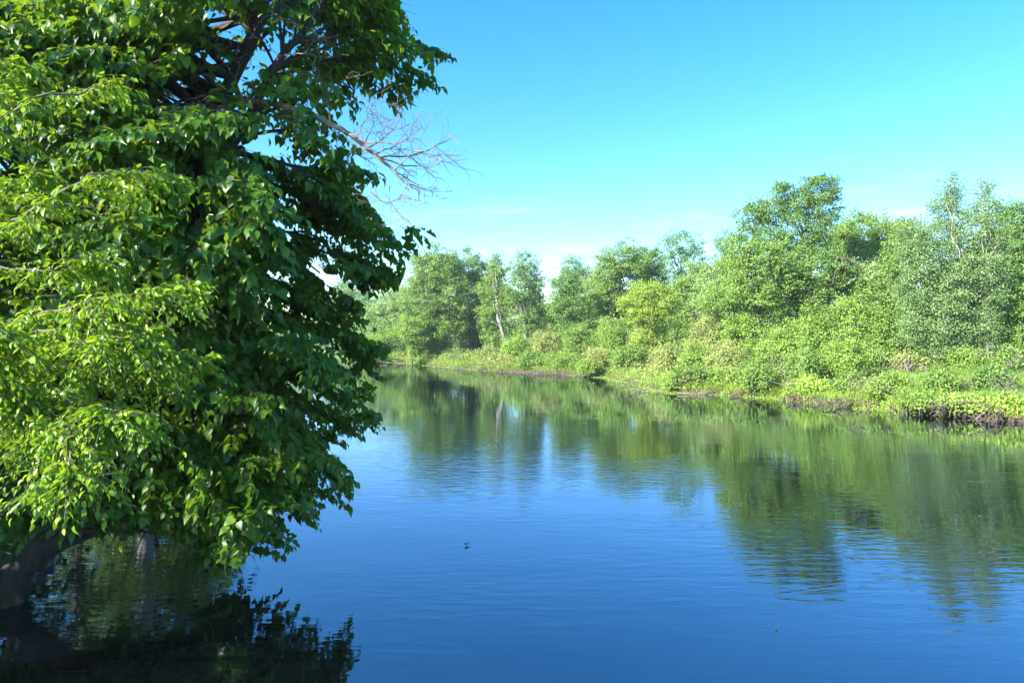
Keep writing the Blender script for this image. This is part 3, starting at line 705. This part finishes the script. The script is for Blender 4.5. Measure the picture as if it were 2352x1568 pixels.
def bw_test(p):
    x, y = proj(p)
    out = (y < -20) | (x < -80)
    ok = poly_in(BW, x, y)
    u = rng.uniform(size=x.shape); lump = np.sin(x * .021 + y * .013) * np.sin(y * .027 - x * .009 + 1.3)
    ok &= ~((lump > .62) & (u < .6) & (y < 720))
    for (hx, hy, rx, ry, pr) in HOLES:
        ok &= ~((((x - hx) / rx) ** 2 + ((y - hy) / ry) ** 2 < 1) & (u < pr))
    dax = p[..., 1]
    for (hx, hy, rx, ry, pr) in FRONT:
        ok &= ~((((x - hx) / rx) ** 2 + ((y - hy) / ry) ** 2 < 1) & (u < pr) & (dax < (8.9 if hx < 620 else 8.4)))
    ok |= out & (p[..., 0] < -1.6 - .0 * p[..., 2])
    return ok & (p[..., 2] > .12)

trunk_pts = [P(-30, 1440, 8.6), P(30, 1330, 8.7), P(90, 1262, 8.8), P(175, 1200, 8.9), P(300, 1010, 9.1), P(395, 720, 9.1), P(424, 540, 9.0), P(448, 380, 8.9), P(508, 235, 8.8), P(590, 60, 8.8), P(640, -150, 8.8), P(660, -420, 8.9), P(670, -700, 9)]
trunk_rad = [.24, .20, .18, .17, .15, .13, .115, .105, .095, .075, .06, .04, .02]
TP, TR = smooth_path(trunk_pts, trunk_rad, 60)
stem2 = [P(405, 620, 9.05), P(470, 450, 8.8), P(560, 290, 8.6), P(640, 140, 8.5), P(705, 60, 8.5), P(765, -70, 8.5), P(800, -260, 8.6)]
SP, SR = smooth_path(stem2, [.07, .065, .055, .045, .035, .025, .012], 30)
bw = thing('basswood_tree', 'near leafy tree with large heart-shaped leaves leaning out over the water', 'tree', tuple(trunk_pts[0] * [1, 1, 0]))
T, L = Acc(), Acc()
tube(T, TP, TR * (1 + .10 * rng.normal(size=60)), 12, .05)
tube(T, SP, SR, 8, .05)
# roots gripping the bank
for k in range(7):
    a = rng.uniform(-2.6, .6)
    e = TP[0] + np.array([math.cos(a) * .9, math.sin(a) * .9, -.65])
    crooked(T, TP[1] + np.array([0, 0, -.05]), e, .12, .05, .12)
axis = np.concatenate([TP[8:], SP]); axr = np.concatenate([TR[8:], SR])

tips = []     # (x, y, D)
for t_ in [(1022, 128, 8.3), (1005, 185, 8.6), (955, 95, 8.4), (940, 225, 8.2), (935, 55, 8.8), (905, 5, 8.5), (985, 535, 8.0), (950, 560, 8.3), (915, 630, 8.1), (870, 650, 8.5), (860, 395, 8.8), (838, 715, 8.2),
           (885, 800, 8.1), (880, 842, 8.5), (865, 885, 8.8), (872, 955, 8.2), (835, 980, 8.6), (812, 1095, 8.4), (800, 1135, 8.8), (765, 1050, 9.1), (735, 1182, 8.6), (675, 1230, 8.4), (650, 1250, 8.8),
           (545, 1292, 8.5), (518, 1280, 8.9), (260, 1205, 8.0), (420, 1200, 8.8), (330, 1190, 9.2), (150, 1190, 8.4), (60, 1160, 8.9), (790, 1000, 9.2), (480, 620, 7.2), (380, 640, 7.2), (560, 600, 7.4), (450, 700, 7.3)]:
    t_ = (t_[0], t_[1], 8.8 + max(0, t_[0] - 480) / 400 * 1.25 + (t_[2] - 8.4) * .5)
    tips.append(P(*t_))
want = 175
cand = 0
while len(tips) < want and cand < 20000:
    cand += 1
    x = rng.uniform(-60, 1010); y = rng.uniform(-30, 1290)
    w_ = min(2.0 * (1 - ((x - 430) / 700) ** 2), 2.0 if y < 850 else max(.55, 2.0 - (y - 850) / 220))
    Dd = 8.9 + max(0, x - 480) / 400 * 1.15 + rng.uniform(-1, .8) * max(w_, .35)
    if 380 < x < 770 and y < 250 and rng.uniform() < .6: continue
    if y < 450 and rng.uniform() < .3: continue
    p_ = P(x, y, Dd)
    if y > 1100 and x < 500 and Dd < 8: continue
    if bw_test(p_[None])[0] and rng.uniform() < (1.0 if x > 180 else .45): tips.append(p_)
for k in range(95):                                   # bright boughs reaching forward
    if k < 34: x, y, Dd = rng.uniform(-50, 420), rng.uniform(-30, 230), rng.uniform(6.7, 8.2)
    else: x, y, Dd = rng.uniform(230, 580), rng.uniform(230, 640), rng.uniform(6.6, 7.8)
    p_ = P(x, y, Dd)
    if bw_test(p_[None])[0]: tips.append(p_)
for k in range(105):                                   # low skirt of the crown over the water
    x = rng.uniform(-60, 740); y = rng.uniform(940, 1280) - max(0, 250 - x) * .25
    p_ = P(x, y, 9.0 + rng.uniform(-.7, .7))
    if bw_test(p_[None])[0]: tips.append(p_)
for k in range(16):                                   # dark leaves hanging round the trunk's foot
    tips.append(P(rng.uniform(-60, 170), rng.uniform(1110, 1225), rng.uniform(7.7, 8.4)))
for k in range(34):                                   # crown above and left of the picture
    tips.append(np.array([rng.uniform(-6.5, -1.8), 8.9 + rng.uniform(-2.0, 2.0), rng.uniform(8.0, 10.6)]))
for k in range(26):
    tips.append(np.array([rng.uniform(-9.5, -6.5), 8.9 + rng.uniform(-1, 2.2), rng.uniform(2.5, 9.5)]))
ps, ds, ow, ee, ed_ = [], [], [], [], []
for tip in tips:
    # limbs leave the trunk above or below their tip and arch outwards
    za = tip[2] + rng.uniform(-.6, 1.2) if tip[2] < 7 else tip[2] - rng.uniform(.5, 1.5)
    cst = abs(axis[:, 2] - za) + .35 * np.linalg.norm(axis[:, :2] - tip[:2], axis=1)
    j = int(np.argmin(cst)); a = axis[j]
    v = tip - a; Ln = np.linalg.norm(v)
    arch = (.12 if tip[2] > 1.1 else .28) + .06 * rng.normal()
    mid = a + v * .5 + np.array([0, 0, arch * Ln]) + rng.normal(size=3) * .05 * Ln
    q, r2 = smooth_path([a, mid, tip], [min(axr[j] * .5, .012 + .011 * Ln), .008 + .004 * Ln, .004], 14)
    ke = 13 if proj(tip)[0] < 640 else 10
    tube(T, q[:ke], r2[:ke], 5)
    nsp = int(10 + 7.5 * min(Ln, 3))
    for k in range(nsp):
        u = 1 - rng.uniform(0, min(1.7 / max(Ln, .5), .95)) ** 1.0
        i0 = min(int(u * 13), 12); fr_ = u * 13 - i0
        b = q[i0] * (1 - fr_) + q[i0 + 1] * fr_
        tg = norm(q[i0 + 1] - q[i0])
        yaw = rng.choice([-1, 1]) * rng.uniform(.35, 1.25) if u < .97 else 0
        c_, s_ = math.cos(yaw), math.sin(yaw)
        dd = np.array([tg[0] * c_ - tg[1] * s_, tg[0] * s_ + tg[1] * c_, tg[2] * .5 + rng.uniform(-.25, .35)])
        ps.append(b); ds.append(dd)
    for sgn in (0, -1, 1):
        h_ = norm(v * [1, 1, .5]); ee.append(tip - h_ * rng.uniform(.38, .5)); ed_.append(h_ + sgn * .45 * np.array([-h_[1], h_[0], 0]) + rng.normal(size=3) * .12)
ps, ds = np.array(ps), np.array(ds)
ctr = np.array([-4.2, 8.9, 4.0])
ow = norm((ps - ctr) * np.array([1, 1, .3]))
sprays(L, T, ps, ds, rng.uniform(.28, .62, len(ps)), 10, .126, 'heart', .32, .6, bw_test, outward=ow, upw=.75, flatn=.38)
sprays(L, T, ee, ed_, .42, 10, .115, 'heart', .3, .6, lambda p: p[..., 2] > .15, upw=.75, flatn=.38)
print('basswood sprays', len(ps))
obj('crown', L, M['basswood'], bw, True, tuple(bw.location)); obj('trunk', T, M['bark_dark'], bw, True, tuple(bw.location))
# the bare bough
A = Acc()
dq, dr = smooth_path([P(470, 228, 8.8), P(530, 226, 8.6), P(590, 234, 8.4), P(650, 244, 8.2), P(710, 262, 8.0), P(770, 290, 7.9), P(815, 318, 7.8), P(865, 358, 7.7), P(905, 395, 7.7), P(935, 422, 7.7), P(965, 440, 7.7)],
                     [.046, .044, .041, .038, .035, .031, .026, .02, .015, .010, .006], 44)
dq[1:-1] += rng.normal(size=(42, 3)) * .006
tube(A, dq, dr, 9, .05)
def fan(p, tip, r, depth, k=0):
    p = np.array(p, float); tip = np.array(tip, float); v = tip - p; Ln = np.linalg.norm(v)
    q, r2 = smooth_path([p, p + v * .5 + rng.normal(size=3) * .07 * Ln, tip], [r, r * .7, max(r * .3, .0021)], 9)
    q[1:-1] += rng.normal(size=(7, 3)) * .012 * Ln
    tube(A, q, r2, 4)
    if depth:
        for i in range(int(4 + 3 * min(Ln, 1.2))):
            j = rng.integers(2, 9); tg = norm(q[j] - q[j - 1])
            dd = norm(tg + norm(rng.normal(size=3) * [1, .6, 1]) * .95)
            fan(q[j], q[j] + dd * Ln * rng.uniform(.3, .6), max(r2[j] * .55, .0027), depth - 1)
for (a, b, r) in [((820, 320), (885, 215), .006), ((822, 322), (955, 325), .010), ((870, 362), (985, 385), .011), ((870, 362), (1035, 318), .013), ((905, 395), (1005, 355), .009), ((905, 395), (985, 440), .009),
                  ((935, 422), (1000, 440), .008), ((800, 345), (870, 385), .008), ((935, 425), (925, 470), .006), ((845, 340), (930, 245), .009), ((860, 355), (960, 300), .009), ((780, 300), (850, 330), .009),
                  ((835, 330), (870, 260), .008), ((700, 262), (660, 285), .007)]:
    Da = 7.8; fan(P(*a, Da), P(*b, Da + rng.uniform(-.6, .5)), r, 2)
for path, r in [([(850, 440), (885, 465), (925, 455), (965, 462)], .009), ([(895, 462), (920, 495), (945, 516)], .006), ([(860, 430), (870, 455), (905, 475)], .006)]:
    q, r2 = smooth_path([P(x, y, 7.9) for x, y in path], np.linspace(r, r * .35, len(path)), 14); tube(A, q, r2, 4)
    for j in (5, 8, 11, 13): fan(q[j], q[j] + norm(rng.normal(size=3)) * .22, .003, 1)
for (x0, y0, x1, y1) in [(600, 40, 690, 60), (610, 100, 560, 60), (640, 130, 740, 130), (560, 250, 500, 130), (690, 60, 620, 20), (700, 60, 760, 90), (470, 220, 380, 250), (500, 200, 470, 110), (760, 290, 740, 220), (740, 220, 800, 180)]:
    fan(P(x0, y0, 8.5), P(x1, y1, 8.2), .010, 2)
obj('dead_branch', A, M['dead'], bw, True, tuple(bw.location))

# elm -----------------------------------------------------------------------
el = thing('elm_tree', 'near tree reaching in from the left with small toothed yellow-green leaves', 'tree', (-8.4, 4.6, gz(-8.4, 4.6)))
T, L = Acc(), Acc()
eb = np.array([-8.4, 4.6, gz(-8.4, 4.6) - .3])
EP, ER = smooth_path([eb, eb + [.3, .1, 2.0], eb + [.6, 0, 4.2], eb + [.5, .3, 7.0], eb + [.9, .2, 10]], [.26, .2, .16, .11, .03], 30)
tube(T, EP, ER, 10, .05)
br = [  # path in px, distance, start radius, leafy from fraction
 ([(-420, 300), (-80, 310), (95, 240), (215, 205), (268, 178)], 5.4, .028, .1, .45),
 ([(-420, 500), (-60, 548), (60, 508), (200, 442), (330, 428), (415, 440)], 5.2, .024, .15, .85),
 ([(-420, 640), (-60, 725), (130, 690), (300, 655), (430, 632)], 5.0, .024, .1, 1.3),
 ([(-420, 760), (-60, 840), (150, 800), (330, 788), (462, 815)], 4.9, .022, .1, 1.3),
 ([(-420, 700), (-60, 800), (60, 880), (165, 925), (225, 985), (258, 1050), (266, 1085)], 4.5, .024, .1, 1.1),
 ([(-420, 900), (-80, 965), (50, 955), (120, 985), (150, 1020)], 4.7, .02, .1, .9),
 ([(-420, 850), (-80, 900), (100, 905), (235, 930), (300, 960)], 4.9, .02, .1, .8),
 ([(-420, 620), (-40, 740), (25, 800), (60, 900), (75, 960)], 4.2, .02, .2, 1.2),
 ([(-420, 560), (-100, 620), (60, 620), (180, 600), (250, 610)], 5.4, .02, .1, .8),
 ([(-420, 700), (-80, 760), (80, 740), (240, 730), (380, 735)], 5.3, .02, .1, 1.3),
 ([(-420, 880), (-80, 860), (90, 860), (250, 860), (350, 880)], 5.2, .02, .1, .8),
 ([(-420, 920), (-80, 950), (90, 960), (200, 980), (330, 960)], 5.3, .02, .1, .7),
 ([(-420, 200), (-100, 230), (0, 220), (90, 170)], 5.6, .02, .1, 1.0),
 ([(-420, 640), (-100, 560), (0, 470), (60, 430)], 5.0, .02, .3, .8),
]
eps, eds, eln = [], [], []
for path, D, r0, lf, dn in br:
    pts = [P(x, y, D + .5 * math.sin(x * .01 + D * 3)) for x, y in path]
    a = EP[int(np.argmin(abs(EP[:, 2] - (pts[0][2] - .3))))]
    q, r2 = smooth_path([a] + pts, np.linspace(r0 * .7, .0025, len(pts) + 1), 40)
    q[1:-1] += rng.normal(size=(38, 3)) * .006 + np.cumsum(rng.normal(size=(38, 3)) * .012, 0)
    tube(T, q, r2, 6)
    seglen = np.linalg.norm(np.diff(q, axis=0), axis=1).sum()
    for k in range(int(seglen * 18 * dn)):
        u = rng.uniform(.33 + lf * .2, 1.0); i0 = min(int(u * 39), 38); b = q[i0] + rng.normal(size=3) * .02; tg = norm(q[i0 + 1] - q[i0])
        yaw = rng.choice([-1, 1]) * rng.uniform(.3, 1.2); c_, s_ = math.cos(yaw), math.sin(yaw)
        eps.append(b); eds.append([tg[0] * c_ - tg[1] * s_, tg[0] * s_ + tg[1] * c_, tg[2] * .5 - .10 + rng.uniform(-.3, .15)]); eln.append(rng.uniform(.16, .42) * (1.15 - .5 * (u > .9)))
    eps.append(q[-3]); eds.append(q[-1] - q[-4]); eln.append(.12)
for k in range(900):       # rest of the crown, left of and above the picture
    j = rng.integers(8, 30); dd = norm(rng.normal(size=3) * [1, 1, .3]); rr = rng.uniform(.6, 2.4)
    b = EP[j] + dd * rr
    if b[0] > -4.5 or b[1] < 1.5: continue
    eps.append(b); eds.append(dd); eln.append(.4)
    if k % 4 == 0: tubes3(T, EP[j][None], b[None], .02, .006, .08)
sprays(L, T, eps, eds, np.array(eln), 13, .058, 'lance', .28, .30, lambda p: p[..., 2] > .3, twig=.0022, upw=.8, flatn=.35)
print('elm sprays', len(eps))
obj('crown', L, M['elm'], el, True, tuple(el.location)); obj('trunk', T, M['bark'], el, True, tuple(el.location))

# leafy trees standing further back on the near bank --------------------------
def back_tree(name, label, X, Y, H, R, mat, leaf, kind, ntips, zlo=.35, bark='bark_dark', lean=0.0, nspr=9, loss=None, sprlen=(.4, .85)):
    z0 = gz(X, Y)
    root = thing(name, label, 'tree', (X, Y, z0), 'trees behind the big leaning tree')
    T, L = Acc(), Acc()
    pts, rr = smooth_path([(X, Y, z0 - .3), (X + lean * .3, Y, z0 + H * .3), (X + lean * .6, Y + .2, z0 + H * .62), (X + lean, Y, z0 + H * .97)], [R * .075, R * .055, R * .04, .02], 24)
    tube(T, pts, rr, 9, .05)
    ps, ds = [], []
    for k in range(ntips):
        zz = z0 + H * (zlo + (1 - zlo) * rng.uniform() ** .85)
        f = (zz - z0) / H
        w = R * (math.sin(math.pi * min(max((f - zlo * .4) / (1 - zlo * .4), .04), .98)) ** .6)
        a = rng.uniform(0, 2 * math.pi); rad = w * rng.uniform(.45, 1)
        c = pts[int(np.argmin(abs(pts[:, 2] - (zz - .12 * H))))]
        tip = np.array([c[0] + math.cos(a) * rad, c[1] + math.sin(a) * rad, zz])
        v = tip - c; Ln = np.linalg.norm(v)
        q, r2 = smooth_path([c, c + v * .5 + np.array([0, 0, .1 * Ln]) + rng.normal(size=3) * .05 * Ln, tip], [.045, .025, .008], 10)
        tube(T, q, r2, 4)
        for m_ in range(nspr):
            u = rng.uniform(.35, 1); i0 = min(int(u * 9), 8); tg = norm(q[i0 + 1] - q[i0])
            yaw = rng.uniform(-1.2, 1.2); c_, s_ = math.cos(yaw), math.sin(yaw)
            ps.append(q[i0]); ds.append([tg[0] * c_ - tg[1] * s_, tg[0] * s_ + tg[1] * c_, tg[2] * .4 + rng.uniform(-.3, .3)])
    ps = np.array(ps)
    sprays(L, T, ps, ds, rng.uniform(*sprlen, len(ps)), 9, leaf, kind, .3, .6, loss, outward=norm(ps - np.array([X, Y, z0 + H * .5])))
    obj('crown', L, M[mat], root, True, (X, Y, z0)); obj('trunk', T, M[bark], root, True, (X, Y, z0))

def keep_left(edge):
    return lambda p: (proj(p)[0] < edge + 20 * np.sin(proj(p)[1] * .05)) & (p[..., 2] > .2)
back_tree('maple_tree', 'shaded maple directly behind the leaning tree, filling the upper left', -9.6, 13.2, 11.5, 3.3, 'maple', .15, 'lobed', 150, .12, loss=lambda p: ~((proj(p)[0] > 375) & (proj(p)[1] < 330)) & (p[..., 2] > .3))
back_tree('maple_tree', 'dark maple further left behind the small-leaved branches', -12.2, 10.8, 10.5, 3.2, 'maple', .15, 'lobed', 130, .1)
back_tree('ash_tree', 'sunlit green tree seen only through gaps behind the leaning trunk', -14.0, 22.0, 10, 3.6, 'mid', .17, 'lance', 120, .08, loss=keep_left(620))
back_tree('ash_tree', 'lighter tree on the near bank far behind the leaning tree', -19.5, 33, 9.5, 4.2, 'lime', .24, 'lance', 120, .05, loss=keep_left(660), nspr=10)
back_tree('ash_tree', 'sunlit ash whose reflection shows below the leaning tree', -14.2, 27, 9.5, 3.9, 'mid', .19, 'lance', 170, .05, loss=keep_left(630), nspr=12)
back_tree('ash_tree', 'second sunlit ash behind it on the near bank', -17.5, 37, 11, 4.6, 'lime', .24, 'lance', 160, .05, loss=keep_left(660), nspr=12)
back_tree('oak_tree', 'furthest tree on the near bank before the river bend', -28, 48, 10, 5, 'mid', .32, 'lance', 120, .05, loss=keep_left(690), nspr=10, sprlen=(.6, 1.2))
back_tree('maple_tree', 'added low maple out of view left of the leaning trunk, shading its foot', -10.0, 6.4, 6.0, 2.7, 'maple', .14, 'lobed', 190, .08)  # unseen tree, added to keep the sun off the trunk base
back_tree('maple_tree', 'added bushy maple out of view on the left bank, shading the leaning trunk', -9.9, 9.4, 7.5, 2.4, 'maple', .14, 'lobed', 110, .08)  # another added tree outside the frame, darkens the lower left bank
back_tree('added_shade_maple', 'added small maple out of view beside the leaning trunk, shading its foot', -8.2, 7.6, 3.0, 1.2, 'maple', .13, 'lobed', 26, .2)  # added off-frame too, blocks low sun in front of the trunk foot

# hemlock: pale trunk, drooping flat fronds
hx = (332 - CX) / F * 24.5
hz = gz(hx, 24.5)
he = thing('hemlock_tree', 'dark needle-leaved conifer with drooping fronds against the sky at upper left', 'tree', (hx, 24.5, hz), 'trees behind the big leaning tree')
T, L = Acc(), Acc()
hp, hr = smooth_path([(hx, 24.5, hz - .2), (hx + .08, 24.5, hz + 7), (hx, 24.5, hz + 13), (hx, 24.4, hz + 19)], [.30, .24, .17, .02], 24)
tube(T, hp, hr, 9, .05)
fp, fd, fs = [], [], []
for k in range(150):
    z = hz + rng.uniform(5.0, 18.8); w = .6 + (19.4 - (z - hz)) * .24; a = rng.uniform(0, 2 * math.pi); w *= rng.uniform(.6, 1)
    c = hp[int(np.argmin(abs(hp[:, 2] - z)))]
    tip = c + np.array([math.cos(a) * w, math.sin(a) * w, -.12 * w])
    q, r2 = smooth_path([c, c * .5 + tip * .5 + [0, 0, .12 * w], tip], [.03, .015, .004], 10); tube(T, q, r2, 4)
    for m_ in range(int(w * 16)):
        i0 = rng.integers(2, 10); tg = norm(q[i0] - q[i0 - 1]); sd = norm(np.cross(tg, [0, 0, 1])) * rng.choice([-1, 1])
        d0 = norm(sd * .9 + tg * .7 + [0, 0, -.25]); l0 = rng.uniform(.2, .5)
        tubes3(T, q[i0][None], (q[i0] + d0 * l0)[None], .004, .002, -.05, 3)
        for u in np.arange(.04, l0, .04):
            fp.append(q[i0] + d0 * u + [0, 0, -.25 * u * u]); fd.append(norm(np.cross(d0, [0, 0, 1])) * rng.choice([-1, 1]) + d0 * .6 + rng.normal(size=3) * .2); fs.append(rng.uniform(.08, .13))
leaves(L, np.array(fp), np.array(fd), np.array([0, 0, 1.0]) + rng.normal(size=(len(fp), 3)) * .2, np.array(fs), 'small')
obj('crown', L, M['hemlock'], he, True, (hx, 24.5, hz)); obj('trunk', T, M['bark_grey'], he, True, (hx, 24.5, hz))

# ground plants of the near bank
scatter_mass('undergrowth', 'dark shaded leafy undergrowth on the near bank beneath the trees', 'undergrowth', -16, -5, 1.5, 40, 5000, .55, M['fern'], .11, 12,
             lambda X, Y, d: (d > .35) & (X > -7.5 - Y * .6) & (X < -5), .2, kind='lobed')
A = Acc(); T = Acc()
c0 = np.array([-4.95, 5.55, .62]); 
sp = [c0 + rng.normal(size=3) * [.25, .2, .12] for _ in range(16)]
sprays(A, T, np.array(sp), rng.normal(size=(16, 3)) * [1, 1, .2] + [.9, 0, .1], .28, 6, .10, 'lobed', .2, .3)
tubes3(T, np.tile(np.array([-5.9, 5.6, .3]), (16, 1)), np.array(sp), .012, .005, .1)
rt = thing('maple_sapling', 'small low sapling with lobed leaves over black water at the lower left edge', 'sapling', (-5.9, 5.6, .25))
obj('crown', A, M['maple'], rt, True, (-5.9, 5.6, .25)); obj('stem', T, M['bark_dark'], rt, True, (-5.9, 5.6, .25))

# bare twigs hanging under the leaning tree, one part each
for (a, b, r) in [((580, 1190), (700, 1172), .008), ((560, 1180), (640, 1200), .008), ((330, 1215), (300, 1300), .012), ((132, 1230), (128, 1330), .010)]:
    A = Acc(); crooked(A, P(*a, 9.0), P(*b, 8.9), r, r * .4, .08)
    obj('dead_twig', A, M['dead'], bw, True, tuple(bw.location))

# floating bits
def floater(x, y, n, size, label, mat, name='floating_leaf'):
    D = H0 * F / (y - CY); c = np.array([(x - CX) / F * D, D, .012])
    A = Acc()
    for k in range(n):
        leaves(A, (c + rng.normal(size=3) * [size * .7, size * .5, 0] * (n > 1) + [0, 0, .004 * k])[None], np.array([[rng.normal(), rng.normal(), .15]]), np.array([[.1, .1, 1]]), size, 'heart')
    if n > 3: crooked(A, c + [-size * 1.3, 0, .02], c + [size * 1.4, .05, .03], .008, .004)
    tag(obj(name, A, mat, None, True, tuple(c)), label, 'floating leaf' if n < 4 else 'floating debris')
floater(1072, 1253, 5, .032, 'dark clump of leaves and twig floating in open water', M['fern'], 'floating_debris')
floater(1783, 1443, 1, .05, 'small dark leaf floating below the reflected dark tree', M['fern'])

# ------------------------------------------------------------------ light, sky, camera
sun_dir = Vector(SUN)
elev = math.asin(sun_dir.z); azim = math.atan2(sun_dir.x, sun_dir.y)
ld = bpy.data.lights.new('sun', 'SUN'); ld.energy = 5.0; ld.angle = math.radians(.5); ld.color = (1, .95, .86)
lo = bpy.data.objects.new('sun', ld); COL.objects.link(lo); lo.rotation_euler = (-sun_dir).to_track_quat('-Z', 'Y').to_euler()
wd = bpy.data.worlds.new('World'); sc.world = wd; wd.use_nodes = True
nt = wd.node_tree; nt.nodes.clear()
out = nt.nodes.new('ShaderNodeOutputWorld'); bg = nt.nodes.new('ShaderNodeBackground'); bg.inputs[1].default_value = .105
sky = nt.nodes.new('ShaderNodeTexSky'); sky.sky_type = 'NISHITA'; sky.sun_disc = False
sky.sun_elevation = elev; sky.sun_rotation = azim; sky.air_density = 1.0; sky.dust_density = .15; sky.ozone_density = 2.2
hs = nt.nodes.new('ShaderNodeHueSaturation'); hs.inputs['Saturation'].default_value = 1.40; hs.inputs['Hue'].default_value = .493
nt.links.new(sky.outputs[0], hs.inputs['Color'])
tcw = nt.nodes.new('ShaderNodeTexCoord'); mpw = nt.nodes.new('ShaderNodeMapping'); mpw.inputs['Scale'].default_value = (3.2, 3.2, 22); mpw.inputs['Rotation'].default_value = (0, .06, 0)
nzw = nt.nodes.new('ShaderNodeTexNoise'); nzw.inputs['Scale'].default_value = 1.6; nzw.inputs['Detail'].default_value = 7; nzw.inputs['Roughness'].default_value = .6
nt.links.new(tcw.outputs['Generated'], mpw.inputs[0]); nt.links.new(mpw.outputs[0], nzw.inputs['Vector'])
sepw = nt.nodes.new('ShaderNodeSeparateXYZ'); nt.links.new(tcw.outputs['Generated'], sepw.inputs[0])
e1 = mapr(sepw.outputs[2], .10, .24, 1, 0)
cl = math_('MULTIPLY', mapr(nzw.outputs[0], .55, .80, 0, .32), e1)
mxw = nt.nodes.new('ShaderNodeMix'); mxw.data_type = 'RGBA'; nt.links.new(cl, mxw.inputs[0]); nt.links.new(hs.outputs[0], mxw.inputs[6]); mxw.inputs[7].default_value = (9, 9.4, 10, 1)
nt.links.new(mxw.outputs[2], bg.inputs[0]); nt.links.new(bg.outputs[0], out.inputs[0])

A = Acc()
x0, x1, y0, y1, z0, z1 = -3100, 3100, -700, 3600, -3, 26
A.add([(x0, y0, z0), (x1, y0, z0), (x1, y1, z0), (x0, y1, z0), (x0, y0, z1), (x1, y0, z1), (x1, y1, z1), (x0, y1, z1)],
      [(0, 3, 2, 1), (4, 5, 6, 7), (0, 1, 5, 4), (1, 2, 6, 5), (2, 3, 7, 6), (3, 0, 4, 7)])
m, nt, out = new_mat('thin_haze')
pv = nt.nodes.new('ShaderNodeVolumePrincipled'); pv.inputs['Density'].default_value = .0004; pv.inputs['Color'].default_value = (.93, .97, 1, 1); pv.inputs['Anisotropy'].default_value = .2
nt.links.new(pv.outputs[0], out.inputs['Volume'])
hzo = obj('haze', A, m, None, False); tag(hzo, 'thin pale summer haze over the river', 'haze', None, 'stuff')

cd = bpy.data.cameras.new('camera'); cam = bpy.data.objects.new('camera', cd); COL.objects.link(cam)
cam.location = (0, 0, H0); cam.rotation_euler = (math.radians(90), 0, 0)
cd.sensor_width = 36; cd.lens = 24; cd.clip_start = .05; cd.clip_end = 6000
sc.camera = cam
sc.view_settings.view_transform = 'Standard'; sc.view_settings.look = 'None'; sc.view_settings.exposure = 1.8; sc.view_settings.gamma = 1
sc.render.engine = 'CYCLES'
cy = sc.cycles
cy.max_bounces = 8; cy.diffuse_bounces = 2; cy.glossy_bounces = 3; cy.transmission_bounces = 4; cy.transparent_max_bounces = 4
cy.volume_bounces = 0
cy.caustics_reflective = False; cy.caustics_refractive = False; cy.sample_clamp_indirect = 6
